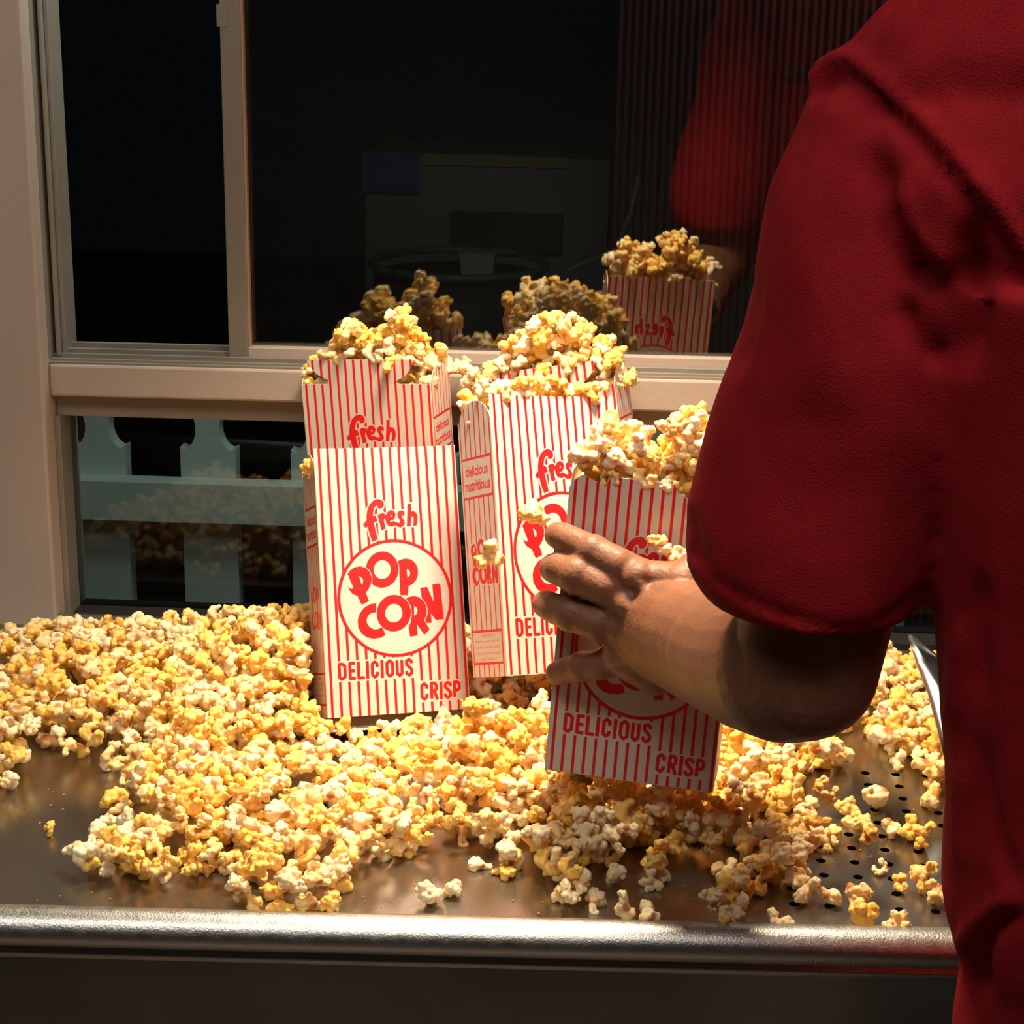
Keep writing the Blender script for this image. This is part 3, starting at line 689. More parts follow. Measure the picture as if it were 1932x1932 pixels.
# loose pieces
def loose(px, py, s, where, i, z=None, y=None):
    Rm = rotm(Rp); V = (PROT[i][1][0]@Rm.T)*s
    if z is None and y is None:
        p = hit(px, py, 2, s*.35); p[2] = -V[:, 2].min()
        n_ = (int((p[0]-X0)/CELL), int((p[1]-Y0)/CELL)); 
    else: p = np.array(at(px, py, y))
    PIECES.append((i, Rm, s, p, where))
for px, py, s, i, wh in ((92, 1566, .0095, 1, 'lone'), (855, 1672, .0150, 0, 'lone2'), (808, 1690, .0150, 3, 'lone2b'), (1652, 1512, .0175, 2, 'lone3'), (1756, 1505, .018, 0, 'lone3b'), (1660, 1638, .0100, 1, 'lone4'), (1625, 1700, .0165, 5, 'lone5'), (1632, 1733, .0155, 3, 'lone5'), (1690, 1745, .0150, 7, 'lone5'), (1715, 1570, .0160, 0, 'lone6'), (1742, 1585, .0150, 5, 'lone6'), (1680, 1565, .0130, 2, 'lone6'), (1700, 1668, .0120, 8, 'lone6'), (1732, 1662, .0150, 10, 'lone6'), (1765, 1690, .0150, 7, 'lone6'), (1520, 1690, .0150, 10, 'lone7'), (1566, 1692, .0160, 12, 'lone7'), (1180, 1722, .0165, 12, 'lone8'), (1222, 1735, .0145, 5, 'lone8'), (1370, 1745, .0150, 0, 'lone8'), (1475, 1745, .0140, 10, 'lone8'), (1620, 1560, .0160, 7, 'lone9'), (1600, 1530, .0140, 2, 'lone9'), (1750, 1640, .012, 0, 'lone6')):
    loose(px, py, s, wh, i)
for px, py, y, s, i in ((1008, 965, 1.10, .0175, 3), (925, 1045, 1.10, .0185, 6), (897, 1335, 1.06, .0185, 11), (1560, 1490, 1.02, .0150, 1), (1640, 1570, 1.0, .014, 4)):
    loose(px, py, s, 'air', i, y=y)
for px, py, y, s, i in ((1243, 1022, 1.030, .0125, 2), (1262, 1046, 1.024, .0135, 0), (1284, 1052, 1.022, .0120, 5)):
    loose(px, py, s, 'hand', i, y=y)
for px, py, y, s, i in ((848, 688, 1.385, .0145, 0), (865, 690, 1.385, .0150, 7), (884, 700, 1.38, .0165, 5), (838, 694, 1.382, .0150, 10), (885, 726, 1.372, .0165, 2), (905, 735, 1.368, .0150, 12), (893, 712, 1.368, .0150, 7), (1180, 712, 1.370, .0150, 3), (1196, 715, 1.368, .0130, 0), (582, 880, 1.255, .0125, 9), (590, 890, 1.255, .0100, 9), (880, 765, 1.235, .0120, 0), (912, 770, 1.235, .0150, 2), (590, 715, 1.39, .014, 5), (583, 698, 1.392, .012, 9)):
    loose(px, py, s, 'rim', i, y=y)
# popcorn in the boxes
def fillbox(k, dome, base, seed, lo=(-.0, .0), ov=.013):
    m = .030; nxb, nyb = int((BW+2*m)/CELL), int((BD+2*m)/CELL); x0, y0 = -BW/2-m, -m
    gx, gy = np.meshgrid(x0+np.arange(nxb)*CELL, y0+np.arange(nyb)*CELL, indexing='ij')
    fr = k in 'BD'; ins = (abs(gx) < BW/2-.001) & (gy > (.0095 if fr else .003)) & (gy < BD-(.0025 if fr else .0055))
    Gb = np.full((nxb, nyb), -.5); Gb[ins] = base
    wall = (abs(gx) < BW/2+.001) & (gy > -.001) & (gy < BD+.001) & ~ins
    front = 'plain' if k in 'BD' else 'notch'
    tabz = np.where(abs(gx) < .40*BW, TB, NB) if k != 'E' else np.where(gx < .14*BW, NB+.011, NB+.003)
    rim = np.where(gy < .003, BH if front == 'plain' else tabz, np.where(gy > BD-.003, BH if front == 'notch' else NB, BH-.012))
    Gb[wall] = rim[wall]-.003
    outr = ~ins & ~wall & (abs(gx) < BW/2+.016) & (gy > -.016) & (gy < BD+.016); Gb[outr] = rim[outr]-.006
    ok = (abs(gx) < BW/2+lo[0]) & (gy > -lo[1]) & (gy < BD+lo[1])
    Tt = np.vectorize(dome)(gx, gy)
    Rb = np.random.RandomState(seed); a_ = fill(Gb, np.minimum(Tt, BH-.016), x0, y0, ok & ins, 'box'+k, BM[k], 600, .22, .004, Rb, 150)
    a_ += fill(Gb, np.minimum(Tt, BH+.006), x0, y0, ok & ins, 'box'+k, BM[k], 600, .22, .007, Rb, 150)
    return a_+fill(Gb, Tt, x0, y0, ok, 'box'+k, BM[k], 600, .22, ov, Rb, 150)
gs = lambda x, c, s: math.exp(-((x-c)/s)**2)
nb = [fillbox('A', lambda x, y: BH-.010+.024*gs(x, -.016, .014)+.030*gs(x, .026, .016)+.010*gs(x, .005, .04), BH-.045, 21, (-.003, -.004)),
      fillbox('C', lambda x, y: BH-.008+.038*gs(x, -.002, .036)+.010*gs(x, .03, .02), BH-.045, 22, (.0, -.002)),
      fillbox('E', lambda x, y: BH-.012+.030*gs(x, -.034, .018)+.036*gs(x, .016, .022)+.012*gs(x, .04, .02)+.012*gs(x, -.008, .012), BH-.045, 23, (-.002, -.004)),
      fillbox('D', lambda x, y: BH+.002+.004*gs(x, 0, .03), BH-.050, 24, (-.006, -.002), .006),
      fillbox('B', lambda x, y: BH-.018, BH-.060, 25, (-.006, -.002), .002)]
print('pieces', len(PIECES), n1, n2, nb)
# which three hundred show largest: a small depth buffer of discs
RS = 483; sc4 = RS/1932
zb = np.full((RS, RS), np.inf); idb = np.full((RS, RS), -1)
yy, xx = np.mgrid[0:RS, 0:RS]; PXY = np.stack([xx.ravel()/sc4, yy.ravel()/sc4], -1)
for k in 'ABCDE':
    Mk = np.array(BM[k])
    for quad in ([(-h, 0, 0), (h, 0, 0), (h, 0, NB), (-h, 0, NB)], [(-h, 0, 0), (-h, BD, 0), (-h, BD, BH-.01), (-h, 0, BH-.01)], [(h, 0, 0), (h, BD, 0), (h, BD, BH-.01), (h, 0, BH-.01)]):
        P = np.array([[*p, 1] for p in quad])@Mk.T; s = proj(P[:, :3]); msk = pip(PXY, s[:, :2]).reshape(RS, RS); d = s[:, 2].mean(); zb[msk & (zb > d)] = d
body_px = [(1665, 0), (1535, 140), (1440, 440), (1290, 970), (1300, 1080), (1150, 1030), (1040, 990), (1010, 1130), (1040, 1290), (1160, 1280), (1340, 1380), (1460, 1400), (1570, 1330), (1620, 1240), (1760, 1130), (1785, 1500), (1780, 1740), (1815, 1810), (1932, 1932), (1932, 0)]
msk = pip(PXY, body_px).reshape(RS, RS); zb[msk] = .8
Ppos = np.array([p[3] for p in PIECES]); PS = proj(Ppos)
for i, (p, s) in enumerate(zip(PIECES, PS)):
    r = p[2]*.46*F_PX/s[2]*sc4; cx, cy = s[0]*sc4, s[1]*sc4
    a0, a1, b0, b1_ = int(cx-r), int(cx+r)+2, int(cy-r), int(cy+r)+2
    a0, b0 = max(a0, 0), max(b0, 0); a1, b1_ = min(a1, RS), min(b1_, RS)
    if a0 >= a1 or b0 >= b1_: continue
    sx_, sy_ = np.meshgrid(np.arange(a0, a1), np.arange(b0, b1_)); q = 1-((sx_-cx)**2+(sy_-cy)**2)/(r*r)
    dd = s[2]-.4*p[2]*np.sqrt(np.clip(q, 0, 1)); sub = zb[b0:b1_, a0:a1]; mm = (q > 0) & (dd < sub)
    sub[mm] = dd[mm]; idb[b0:b1_, a0:a1][mm] = i
idb[msk] = -1
cnt = np.bincount(idb[idb >= 0].ravel(), minlength=len(PIECES)).astype(float)
for i, p in enumerate(PIECES):
    if p[4] not in ('pile',) and not p[4].startswith('box'): cnt[i] = cnt[i]+1000 if cnt[i] > 0 or p[4] in ('air', 'hand') else cnt[i]
sel = set(int(i) for i in np.argsort(-cnt)[:300] if cnt[i] > 0)
# meshes of the individual pieces
PM = []
for i in range(NP):
    V, Fq, hull, tn = PROT[i][0]
    me = bpy.data.meshes.new('popcorn_piece'); me.from_pydata([tuple(v) for v in V*.015], [], Fq); me.materials.append(MT['pop'])
    a = me.attributes.new('hull', 'FLOAT', 'POINT'); a.data.foreach_set('value', hull.astype(np.float32))
    a = me.attributes.new('tint', 'FLOAT', 'POINT'); a.data.foreach_set('value', np.zeros(len(V), np.float32))
    me.polygons.foreach_set('use_smooth', [True]*len(me.polygons)); me.update(); PM.append(me)
LBL = {'lone': ('tiny popcorn fragment alone on bare steel at far left of the tray', None),
       'lone2': ('yellowish popcorn piece alone on the bare steel near the front edge', None), 'lone2b': ('curled popcorn piece beside the lone yellowish one near the front edge', None),
       'lone3': ('large pale popcorn piece sitting alone among the drain holes', None), 'lone3b': ('pale popcorn piece on the holes beside the red shirt', None),
       'lone4': ('small curled popcorn piece alone between two rows of holes', None),
       'lone5': ('pale popcorn piece in the short row on the front right holes', 'row of pieces on the front right holes'),
       'lone6': ('popcorn piece strewn over the holes beside the red shirt', 'pieces strewn by the shirt'),
       'lone7': ('yellow popcorn piece at the front left corner of the perforated area', 'pieces at the perforation corner'),
       'lone8': ('popcorn piece lying against the front steel lip right of centre', 'pieces against the front lip'),
       'lone9': ('popcorn piece at the right fringe of the heap on the holes', 'pieces at the fringe on the holes'),
       'hand': ('white popcorn piece caught between the hand and the held box', 'pieces caught on the hand'),
       'rim': ('popcorn piece spilling off the rim of a standing box', 'pieces spilling off box rims')}
AIR = ['popcorn piece falling in front of the back right box, upper one', 'popcorn piece falling beside the small side lettering, lower one', 'popcorn piece dropping onto the heap right of the front left box', 'popcorn piece dropping onto the right part of the heap', 'popcorn piece dropping just above the drain holes']
BL = {'A': 'popcorn piece mounded in the back left box with the tab', 'C': 'popcorn piece mounded in the back right box', 'D': 'popcorn piece at the straight rim of the box behind the hand', 'E': 'popcorn piece mounded in the box held by the hand', 'B': 'popcorn piece in the front left box'}
ai = 0
def where_label(px, py, pale):
    col = 'pale creamy' if pale else 'buttery yellow'
    if py < 1330: reg = 'in the back left heap below the window' if px < 600 else ('between the standing boxes' if px < 1060 else 'in the back right heap by the elbow')
    elif px < 200 and py < 1520: reg = 'at the left end of the heap by the bare steel'
    elif py > 1590: reg = 'along the front fringe at left' if px < 700 else ('along the front fringe at centre' if px < 1270 else 'along the front fringe at right')
    else: reg = 'in the front left slope of the heap' if px < 640 else ('in the middle of the heap before the boxes' if px < 1050 else 'in the heap right under and beside the held box')
    return f'{col} popcorn piece {reg}', f'popcorn pieces {reg}, {col}'
rest = []
first = {}
for i, p in enumerate(PIECES):
    if i not in sel: rest.append(i); continue
    k = p[0]
    if k not in first:
        o = bpy.data.objects.new('popcorn_piece', PM[k]); first[k] = o
    else: o = first[k].copy()
    COL.objects.link(o)
    s = p[2]/.015; Mx = Matrix(p[1].tolist()).to_4x4(); o.matrix_world = Matrix.Translation(Vector(p[3]))@Mx@Matrix.Scale(s, 4)
    tint = Rp.rand(); pale = tint < .35; o.color = (tint*.9-.05 if not pale else tint*.5, 0, 0, 1)
    wh = p[4]
    if wh == 'air': lab, grp = AIR[ai], None; ai += 1
    elif wh in LBL: lab, grp = LBL[wh]
    elif wh.startswith('box'): lab = BL[wh[3]]; grp = lab.replace('popcorn piece', 'popcorn pieces')
    else: lab, grp = where_label(PS[i][0], PS[i][1], pale)
    for key in ('label', 'group', 'category'):
        if key in o: del o[key]
    tag(o, lab, 'popcorn', grp)
# everything else in one mesh
vs, lp, ls, hu, ti = [], [], [], [], []; nv = 0
quadF = []
for i in rest:
    k, Rm, s, pos, _ = PIECES[i]; V, Fq, hull, tn = PROT[k][1]
    quadF.append(k); vs.append((V@Rm.T)*s+pos); hu.append(hull); t_ = nr.rand(); ti.append(np.full(len(V), t_*.9 if t_ > .35 else t_*.5))
QF = {k: np.array([f if len(f) == 4 else (*f, f[-1]) for f in PROT[k][1][1]]) for k in range(NP)}
off = 0; FF = []
for k, v in zip(quadF, vs): FF.append(QF[k]+off); off += len(v)
FF = np.concatenate(FF); VV = np.concatenate(vs)
me = bpy.data.meshes.new('popcorn_heap'); me.vertices.add(len(VV)); me.vertices.foreach_set('co', VV.astype(np.float32).ravel())
me.loops.add(FF.size); me.loops.foreach_set('vertex_index', FF.ravel().astype(np.int32)); me.polygons.add(len(FF))
me.polygons.foreach_set('loop_start', np.arange(0, FF.size, 4, dtype=np.int32)); me.polygons.foreach_set('use_smooth', np.ones(len(FF), bool))
me.update(calc_edges=True); me.materials.append(MT['pop'])
a = me.attributes.new('hull', 'FLOAT', 'POINT'); a.data.foreach_set('value', np.concatenate(hu).astype(np.float32))
a = me.attributes.new('tint', 'FLOAT', 'POINT'); a.data.foreach_set('value', np.concatenate(ti).astype(np.float32))
heap = bpy.data.objects.new('popcorn_heap', me); COL.objects.link(heap); heap.color = (0, 0, 0, 1)
tag(heap, 'loose heap of buttered popcorn spread over the steel counter and in the boxes', 'popcorn', None, 'stuff')
# crumbs on the steel
q = MB(); Rc = np.random.RandomState(9)
for px, py, n_ in ((100, 1500, 7), (60, 1560, 6), (150, 1700, 4), (700, 1700, 6), (750, 1680, 5), (1000, 1720, 5), (1290, 1745, 5), (1300, 1690, 5), (1500, 1735, 3), (1640, 1620, 5), (1640, 1480, 4), (1700, 1540, 4), (1690, 1720, 4)):
    for _ in range(n_):
        p = hit(px+Rc.randn()*30, py+Rc.randn()*16, 2, 0); r = .0004+.0006*Rc.rand()
        if p[1] < edge_y(p[0])+.004: continue
        a_ = Rc.rand()*3; q.add([(p[0]+r*math.cos(a_+t), p[1]+r*math.sin(a_+t)*1.5, .0002+r*.5*(1+(t > 3))) for t in (0, 2.1, 4.2)]+[(p[0], p[1], r*1.4), (p[0], p[1], .0001)], [(0, 1, 3), (1, 2, 3), (2, 0, 3), (1, 0, 4), (2, 1, 4), (0, 2, 4)])
o = q.obj('popcorn_crumbs', 'crumb'); tag(o, 'tiny toasted popcorn crumbs scattered over the bare steel', 'crumbs', None, 'stuff')

# ------------------------------------------------------------------ scoop
sp = empty('popcorn_scoop', (0, 0, 0)); tag(sp, 'pointed stainless steel popcorn scoop at the right edge beside the red shirt', 'scoop')
tip = at(1713, 1198, 1.19); e1 = at(1752, 1312, 1.16); e2 = at(1790, 1470, 1.12)
rowA = [tip, tip.lerp(e1, .5)+Vector((-.0008, 0, 0)), e1, e1.lerp(e2, .5)+Vector((.0005, 0, 0)), e2]
rows = []
for j in range(7):
    t = j/6; a = math.pi*.5*t; row = []
    for i, p in enumerate(rowA):
        w_ = (.006, .030, .050, .058, .060)[i]; row.append(p+Vector((w_*math.sin(a), .25*w_*math.sin(a), -w_*.35*(1-math.cos(a))-.002*j*0)))
    rows.append(row)
vs_ = [p for r in rows for p in r]; fs = [(i*5+j, i*5+j+1, (i+1)*5+j+1, (i+1)*5+j) for i in range(6) for j in range(4)]
o = mkobj('scoop_blade', vs_, fs, 'scoop', sp, True); s_ = o.modifiers.new('t', 'SOLIDIFY'); s_.thickness = .0009; s_.offset = 0
q = MB(); q.tube([e2+Vector((.05, .01, .005)), e2+Vector((.05, -.06, .02)), e2+Vector((.05, -.10, .03))], .012, 14); q.obj('scoop_handle', 'lampm', sp, True)

# ------------------------------------------------------------------ the person
per_ = empty('person', (.36, .80, -.9)); tag(per_, 'person in red short sleeved shirt seen from behind, filling a striped popcorn box', 'person')
def pchild(name, V, Fq, m, smooth=True):
    o = mkobj(name, V, Fq, m, None, smooth); o.parent = per_; o.location = (-.36, -.80, .9); return o
# left forearm and hand (fine)
b = Blob(IC3); A3 = lambda px, py, y: tuple(at(px, py, y))
b.chain([(A3(1545, 1150, .825), .036), (A3(1518, 1258, .825), .036), (A3(1480, 1264, .835), .036), (A3(1420, 1256, .875), .034), (A3(1370, 1236, .915), .0325)], k=.10)
b.chain([(A3(1420, 1254, .880), .034), (A3(1350, 1226, .945), .0335), (A3(1310, 1210, .978), .0328)], (1, .64, 1.06), k=.10)
b.chain([(A3(1320, 1214, .972), .0328), (A3(1290, 1202, .990), .0325), (A3(1252, 1186, 1.005), .0305), (A3(1215, 1168, 1.012), .0265)], (1, .56, 1.05), k=.08)
# palm
pal = [((1262, 1140, 1.009), .0175), ((1256, 1185, 1.008), .0178), ((1246, 1230, 1.010), .0172), ((1238, 1262, 1.013), .0160)]
kn = [((1205, 1092, 1.012), .0130), ((1190, 1138, 1.009), .0135), ((1178, 1188, 1.010), .0130), ((1172, 1236, 1.016), .0118)]
for (pa, ra), (pk, rk) in zip(pal, kn): b.chain([(A3(*pa), ra), (A3(*pk), rk)], k=.3)
for i in range(3):
    b.chain([(A3(*kn[i][0]), kn[i][1]*.95), (A3(*kn[i+1][0]), kn[i+1][1]*.95)], k=.3); b.chain([(A3(*pal[i][0]), pal[i][1]), (A3(*pal[i+1][0]), pal[i+1][1])], k=.3)
    m0 = Vector(A3(*pal[i][0])).lerp(Vector(A3(*kn[i][0])), .5); m1 = Vector(A3(*pal[i+1][0])).lerp(Vector(A3(*kn[i+1][0])), .5)
    b.chain([(tuple(m0), .0145), (tuple(m1), .0145)], k=.3)
FG = [[((1205, 1092, 1.014), .0112), ((1165, 1066, 1.014), .0098), ((1118, 1042, 1.018), .0092), ((1085, 1024, 1.026), .0083), ((1060, 1012, 1.038), .0079), ((1052, 1010, 1.045), .0074)],
      [((1190, 1138, 1.011), .0112), ((1140, 1108, 1.010), .0100), ((1090, 1086, 1.012), .0100), ((1058, 1074, 1.022), .0092), ((1046, 1072, 1.038), .0084), ((1044, 1074, 1.052), .0075)],
      [((1178, 1188, 1.012), .0110), ((1130, 1176, 1.010), .0097), ((1078, 1158, 1.014), .0093), ((1046, 1148, 1.024), .0085), ((1030, 1140, 1.040), .0078), ((1028, 1138, 1.050), .0070)],
      [((1172, 1236, 1.018), .0100), ((1135, 1254, 1.018), .0084), ((1098, 1258, 1.020), .0080), ((1070, 1264, 1.026), .0074), ((1052, 1270, 1.034), .0068), ((1050, 1270, 1.040), .0062)]]
FG = [[((p[0], p[1], p[2]+(.006 if 1 < i < 4 else .002)), r*1.12) for i, (p, r) in enumerate(fg)] for fg in FG]
for fg in FG: b.chain([(A3(*p), r) for p, r in fg], k=.25)
# joint bulges
for fg in FG: b.sph(A3(*fg[2][0]), fg[2][1]*1.10)
# tendons
for (pa, ra), (pk, rk) in zip(pal[:4], kn[:4]):
    P0 = Vector(A3(*pk))+Vector((0, -rk*.82, .001)); P1 = Vector(A3(*pa)).lerp(Vector(A3(1262, 1188, .99)), .5)+Vector((0, -ra*.72, .001)); b.chain([(tuple(P0+Vector((0, -.0005, 0))), .0048), (tuple(P0.lerp(P1, .5)+Vector((0, -.0030, 0))), .0040), (tuple(P1+Vector((0, -.003, 0))), .0030)], k=.5); b.sph(tuple(Vector(A3(*pk))+Vector((0, -.0035, .001))), rk*.86)
# thumb
b.chain([(A3(1285, 1160, 1.0), .019), (A3(1290, 1110, 1.006), .0165), (A3(1318, 1082, 1.012), .0140), (A3(1372, 1062, 1.018), .0115), (A3(1410, 1040, 1.036), .0105), (A3(1414, 1025, 1.056), .0095), (A3(1406, 1018, 1.068), .0080)], k=.25)
b.chain([(A3(1205, 1092, 1.014), .0115), (A3(1290, 1105, 1.006), .014)], k=.3)
HV, HF = b.mesh(.0012, 9, .5)
# creases across finger joints
def groove(V, a, c, wid, amp, direction=(0, 1, 0)):
    a, c = np.array(a), np.array(c); ab = c-a; t = np.clip(((V-a)@ab)/(ab@ab), 0, 1); d = np.linalg.norm(V-(a+t[:, None]*ab), axis=1)
    V += np.exp(-(d/wid)**2)[:, None]*amp*np.array(direction)
for i in range(3):
    k0 = (Vector(A3(*kn[i][0]))+Vector(A3(*kn[i+1][0])))/2+Vector((0, -.013, 0)); k1 = k0.lerp(Vector(A3(1262, 1188, .985)), .5)
    groove(HV, k0+Vector((-.006, .003, .001)), k1, .0055, .0030)
groove(HV, A3(1255, 1110, .985), A3(1215, 1115, .998), .007, .0035)
groove(HV, A3(1240, 1225, .985), A3(1262, 1265, .985), .005, .0030)
for fg in FG:
    for j in (2, 3):
        p = Vector(A3(*fg[j][0])); tdir = (Vector(A3(*fg[j+1][0]))-Vector(A3(*fg[j-1][0]))).normalized(); up = tdir.cross(Vector((0, 1, 0))).normalized(); c = p+Vector((0, -fg[j][1], 0))
        for s in (-.0022, 0, .0022): groove(HV, c-up*.005+tdir*s, c+up*.005+tdir*s, .0008, .0005)
# rest of the body, coarse
b = Blob()
b.chain([((.36, .83, .60), .058), ((.36, .82, .54), .062)], k=.3)
b.chain([((.37, .80, .46), .06), ((.25, .81, .40), .034)], k=.3); b.chain([((.38, .80, .46), .06), ((.54, .83, .40), .04)], k=.3)
sh = Vector(A3(1700, 380, .83)); b.chain([((.24, .81, .40), .032), (tuple(sh), .030), (A3(1560, 1080, .82), .030)], k=.3)
b.chain([((.54, .83, .40), .042), ((.56, .90, .20), .040), ((.50, 1.00, .12), .036), ((.40, 1.06, .09), .027)], k=.3)
b.chain([((.40, 1.06, .09), .024), ((.34, 1.09, .085), .022)], k=.3)
for j in range(4): b.chain([((.345, 1.10, .105-.017*j), .010), ((.315, 1.105, .105-.017*j), .009), ((.305, 1.085, .105-.017*j), .008), ((.32, 1.07, .105-.016*j), .0075)], k=.3)
b.chain([((.38, 1.07, .11), .013), ((.35, 1.06, .125), .010), ((.325, 1.065, .12), .009)], k=.3)
b.chain([((.37, .80, .40), .10), ((.36, .81, .0), .11)], (1, .75, 1), k=.3)
b.chain([((.36, .81, .02), .13), ((.36, .81, -.12), .135)], (1, .75, 1), k=.3)
for s in (-1, 1):
    b.chain([((.36+.075*s, .81, -.12), .085), ((.36+.08*s, .78, -.45), .058), ((.36+.085*s, .73, -.78), .04)], k=.3)
    b.chain([((.36+.085*s, .73, -.80), .04), ((.36+.09*s, .84, -.870), .024)], k=.3)
hc = np.array((.35, .86, .73)); b.sph(hc, .088, (.86, 1.05, 1.15)); b.sph(hc+(0, .03, -.055), .062, (.9, 1, 1)); b.sph(hc+(0, .075, -.085), .026)
b.chain([(hc+(0, .088, .015), .009), (hc+(0, .112, -.018), .013)], k=.4); b.chain([(hc+(-.02, .085, -.05), .009), (hc+(.02, .085, -.05), .009)], k=.4)
for s in (-1, 1): b.sph(hc+(.077*s, -.005, -.012), .02, (.35, .8, 1.3)); b.sph(hc+(.031*s, .078, .012), .013)
BV, BF = b.mesh(.006, 3, .5)
nB = len(BV); body = pchild('body', np.concatenate([BV, HV]), BF+[tuple(int(i)+nB for i in f) for f in HF], 'skin')
eyes = Blob()
for s in (-1, 1): eyes.sph(hc+(.031*s, .086, .012), .009)
pchild('eyes', np.concatenate(eyes.v), eyes.f, 'bag')
b = Blob(); b.sph(hc+(0, -.012, .022), .094, (.88, 1.02, 1.08)); b.sph(hc+(0, -.03, -.03), .075, (.95, .8, 1)); V, Fq = b.mesh(.006, 2); pchild('hair', V, Fq, 'hair')
b = Blob(); b.chain([((.36, .81, .03), .142), ((.36, .81, -.12), .146)], (1.12, .80, 1), k=.3)
for s in (-1, 1): b.chain([((.36+.078*s, .81, -.12), .098), ((.36+.083*s, .78, -.45), .075), ((.36+.087*s, .73, -.83), .058)], k=.3)
V, Fq = b.mesh(.008, 2); V[:, 2] = np.maximum(V[:, 2], -.875); pchild('trousers', V, Fq, 'trousers')
for s in (-1, 1):
    b = Blob(); x = .36+.09*s; b.chain([((x, .70, -.86), .040), ((x, .80, -.868), .040), ((x, .87, -.872), .034)], (1, 1, .8), k=.3); V, Fq = b.mesh(.006, 2); V[:, 2] = np.maximum(V[:, 2], -.899); pchild('shoe', V, Fq, 'shoe')
# shirt: torso + sleeves
def ringpts(c, e1, e2, n=40): return [c+e1*math.cos(2*math.pi*k/n)+e2*math.sin(2*math.pi*k/n) for k in range(n)]
b = Blob()
q = MB()
tor = []
for px, py, z_w in ((1700, 500, 0), (1725, 700, 0), (1735, 900, 0), (1750, 1050, 0), (1758, 1130, 0), (1768, 1250, 0), (1776, 1350, 0), (1783, 1450, 0), (1785, 1520, 0), (1779, 1600, 0), (1776, 1680, 0), (1786, 1740, 0), (1812, 1800, 0), (1812, 1850, 0), (1798, 1940, 0), (1790, 2050, 0)):
    p = at(px, py, .80); rx = .195; tor.append(ringpts(Vector((p.x+rx, .80, p.z)), Vector((rx, 0, 0)), Vector((0, .118, 0))))
q.loft(tor[::-1]); b.raw(q.v, q.f)
# shoulders and upper back
b.chain([((.38, .79, .47), .105), ((.30, .79, .445), .080), (A3(1830, 330, .80), .058)], k=.2)
b.chain([(A3(1925, 90, .80), .055), (A3(1811, 136, .80), .045), (A3(1717, 179, .81), .036), (A3(1637, 228, .82), .030)], k=.12)
b.chain([((.38, .79, .47), .105), ((.50, .80, .42), .08), ((.56, .86, .30), .065), ((.57, .90, .22), .062)], k=.2)
b.chain([((.38, .78, .42), .125), ((.36, .79, .25), .125)], (1.25, .9, 1), k=.2)
b.chain([((.37, .81, .56), .072), ((.37, .82, .585), .068)], k=.2)
# left sleeve, a cup open at the hem
SL = [((1590, 150), (1880, 330), .815, .045), ((1528, 172), (1885, 430), .815, .052), ((1494, 262), (1870, 560), .815, .056), ((1441, 440), (1855, 720), .815, .057), ((1402, 605), (1845, 850), .815, .057),
      ((1336, 790), (1828, 950), .82, .057), ((1292, 965), (1800, 1010), .82, .057), ((1290, 1040), (1778, 1068), .82, .056), ((1305, 1085), (1752, 1105), .82, .055), ((1333, 1122), (1716, 1142), .82, .053)]
rings = []
for L, Rr_, y, d in SL:
    a, c = at(*L, y), at(*Rr_, y); cc = (a+c)/2; e1 = (a-c)/2; rings.append(ringpts(cc, e1, Vector((0, d, 0)), 48))
inner = []
for r, f in zip(rings[:-5:-1], (.86, .86, .85, .80)):
    cc = sum(r, Vector())/len(r); inner.append([cc+(p-cc)*f for p in r])
q = MB(); q.loft(rings+inner); b.raw(q.v, q.f)
SV, SF = b.mesh(.0036, 5, .5)
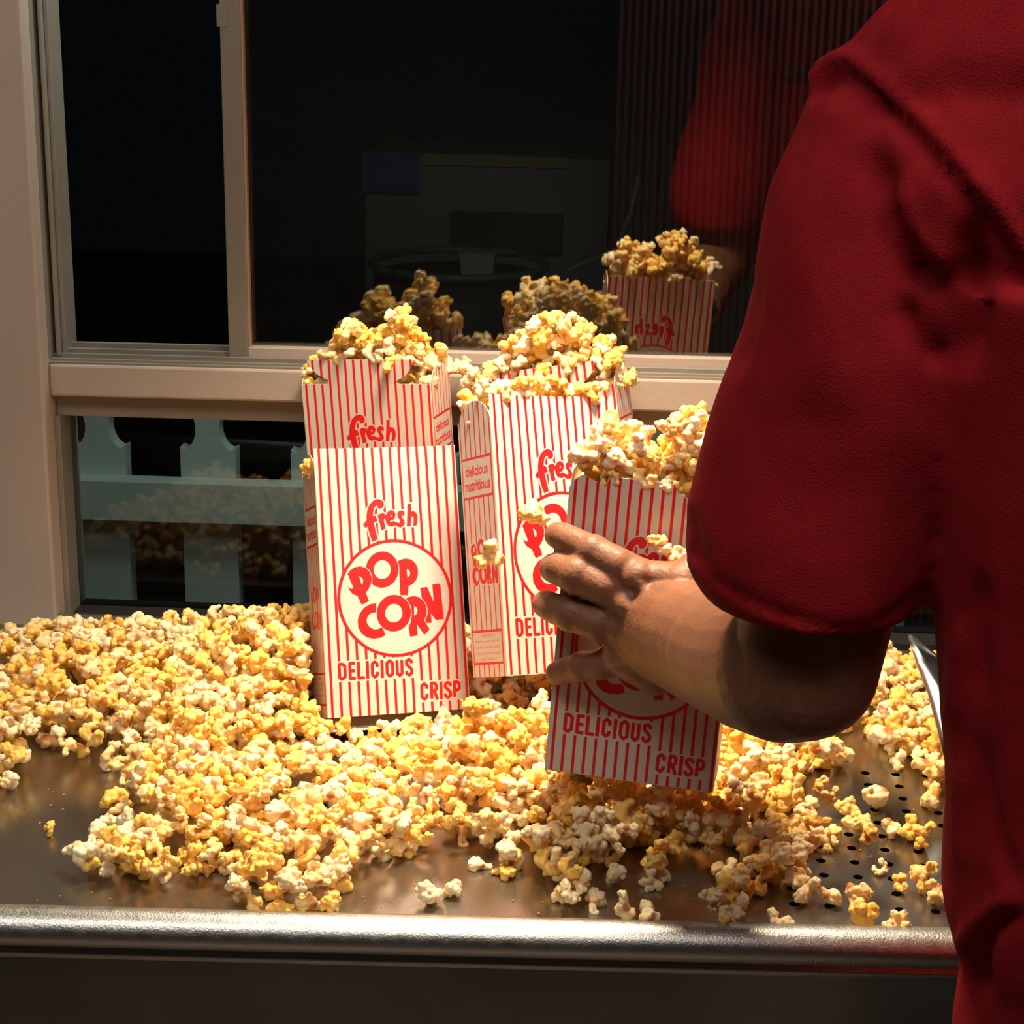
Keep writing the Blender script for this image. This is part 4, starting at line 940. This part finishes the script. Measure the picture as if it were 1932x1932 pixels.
# folds and seams, pressed into the cloth where they run
SP = proj(SV); me = bpy.data.meshes.new('n'); me.from_pydata([tuple(v) for v in SV], [], SF); me.update()
SN = np.empty(len(SV)*3); me.vertices.foreach_get('normal', SN); SN = SN.reshape(-1, 3); bpy.data.meshes.remove(me)
facing = np.einsum('ij,ij->i', SN, (CO-SV)/np.linalg.norm(SV-CO, axis=1)[:, None]) > -.1
def fold(line, wid, amp, taper=True):
    P = np.array(line, float); best = np.full(len(SV), 1e9); tb = np.zeros(len(SV)); seg = np.linalg.norm(np.diff(P, axis=0), axis=1); cum = np.concatenate([[0], np.cumsum(seg)]); tot = cum[-1]
    for i in range(len(P)-1):
        ab = P[i+1]-P[i]; t = np.clip(((SP[:, :2]-P[i])@ab)/(ab@ab), 0, 1); d = np.linalg.norm(SP[:, :2]-(P[i]+t[:, None]*ab), axis=1); m = d < best; best[m] = d[m]; tb[m] = (cum[i]+t[m]*seg[i])/tot
    w_ = np.exp(-(best/wid)**2)*facing
    if taper: w_ = w_*np.clip(np.minimum(tb, 1-tb)*5, 0, 1)
    global SV2; SV2 = SV2+SN*(w_*amp)[:, None]
SV2 = SV.copy()
fold([(1535, 152), (1570, 122), (1600, 108), (1650, 142), (1700, 190), (1760, 250), (1820, 318), (1880, 395), (1960, 505)], 15, .0060, False)
fold([(1540, 172), (1575, 146), (1600, 138), (1640, 166), (1690, 214), (1748, 274), (1806, 342), (1862, 415), (1940, 530)], 12, -.0062, False)
fold([(1597, 108), (1640, 62), (1705, -5)], 6, -.0016, False)
fold([(1612, 112), (1655, 68), (1720, -5)], 7, .0012, False)
fold([(1640, 270), (1665, 350), (1690, 430), (1740, 500), (1790, 560)], 26, -.0075)
fold([(1680, 330), (1715, 420), (1765, 490), (1800, 540)], 20, .006)
fold([(1830, 400), (1845, 500), (1835, 600), (1815, 720)], 28, -.010)
fold([(1700, 560), (1740, 640), (1780, 700)], 24, -.006)
fold([(1440, 500), (1425, 560), (1410, 640), (1380, 720)], 16, -.003)
fold([(1460, 250), (1550, 600), (1560, 800)], 70, .004)
fold([(1301, 1040), (1340, 1090), (1400, 1128), (1480, 1162), (1560, 1188), (1640, 1186), (1700, 1150), (1740, 1110)], 8, -.0030, False)
fold([(1303, 1062), (1345, 1108), (1400, 1145), (1480, 1180), (1560, 1204), (1640, 1202), (1700, 1168)], 9, .0010, False)
fold([(1296, 960), (1310, 1030), (1330, 1070)], 14, -.004)
fold([(1855, 1380), (1862, 1500), (1885, 1600), (1920, 1680)], 16, -.005)
fold([(1820, 1420), (1815, 1550), (1822, 1660)], 20, .004)
fold([(1940, 1715), (1895, 1730), (1860, 1765), (1845, 1815), (1860, 1900)], 15, -.008)
fold([(1940, 1690), (1880, 1712), (1835, 1752), (1815, 1810)], 18, .006)
fold([(1815, 1160), (1810, 1250), (1795, 1380)], 18, .004)
fold([(1850, 1080), (1840, 1200), (1845, 1330)], 22, -.005)
shirt = pchild('shirt', SV2, SF, 'shirt'); sm_ = shirt.modifiers.new('s', 'SMOOTH'); sm_.iterations = 3; sm_.factor = .5
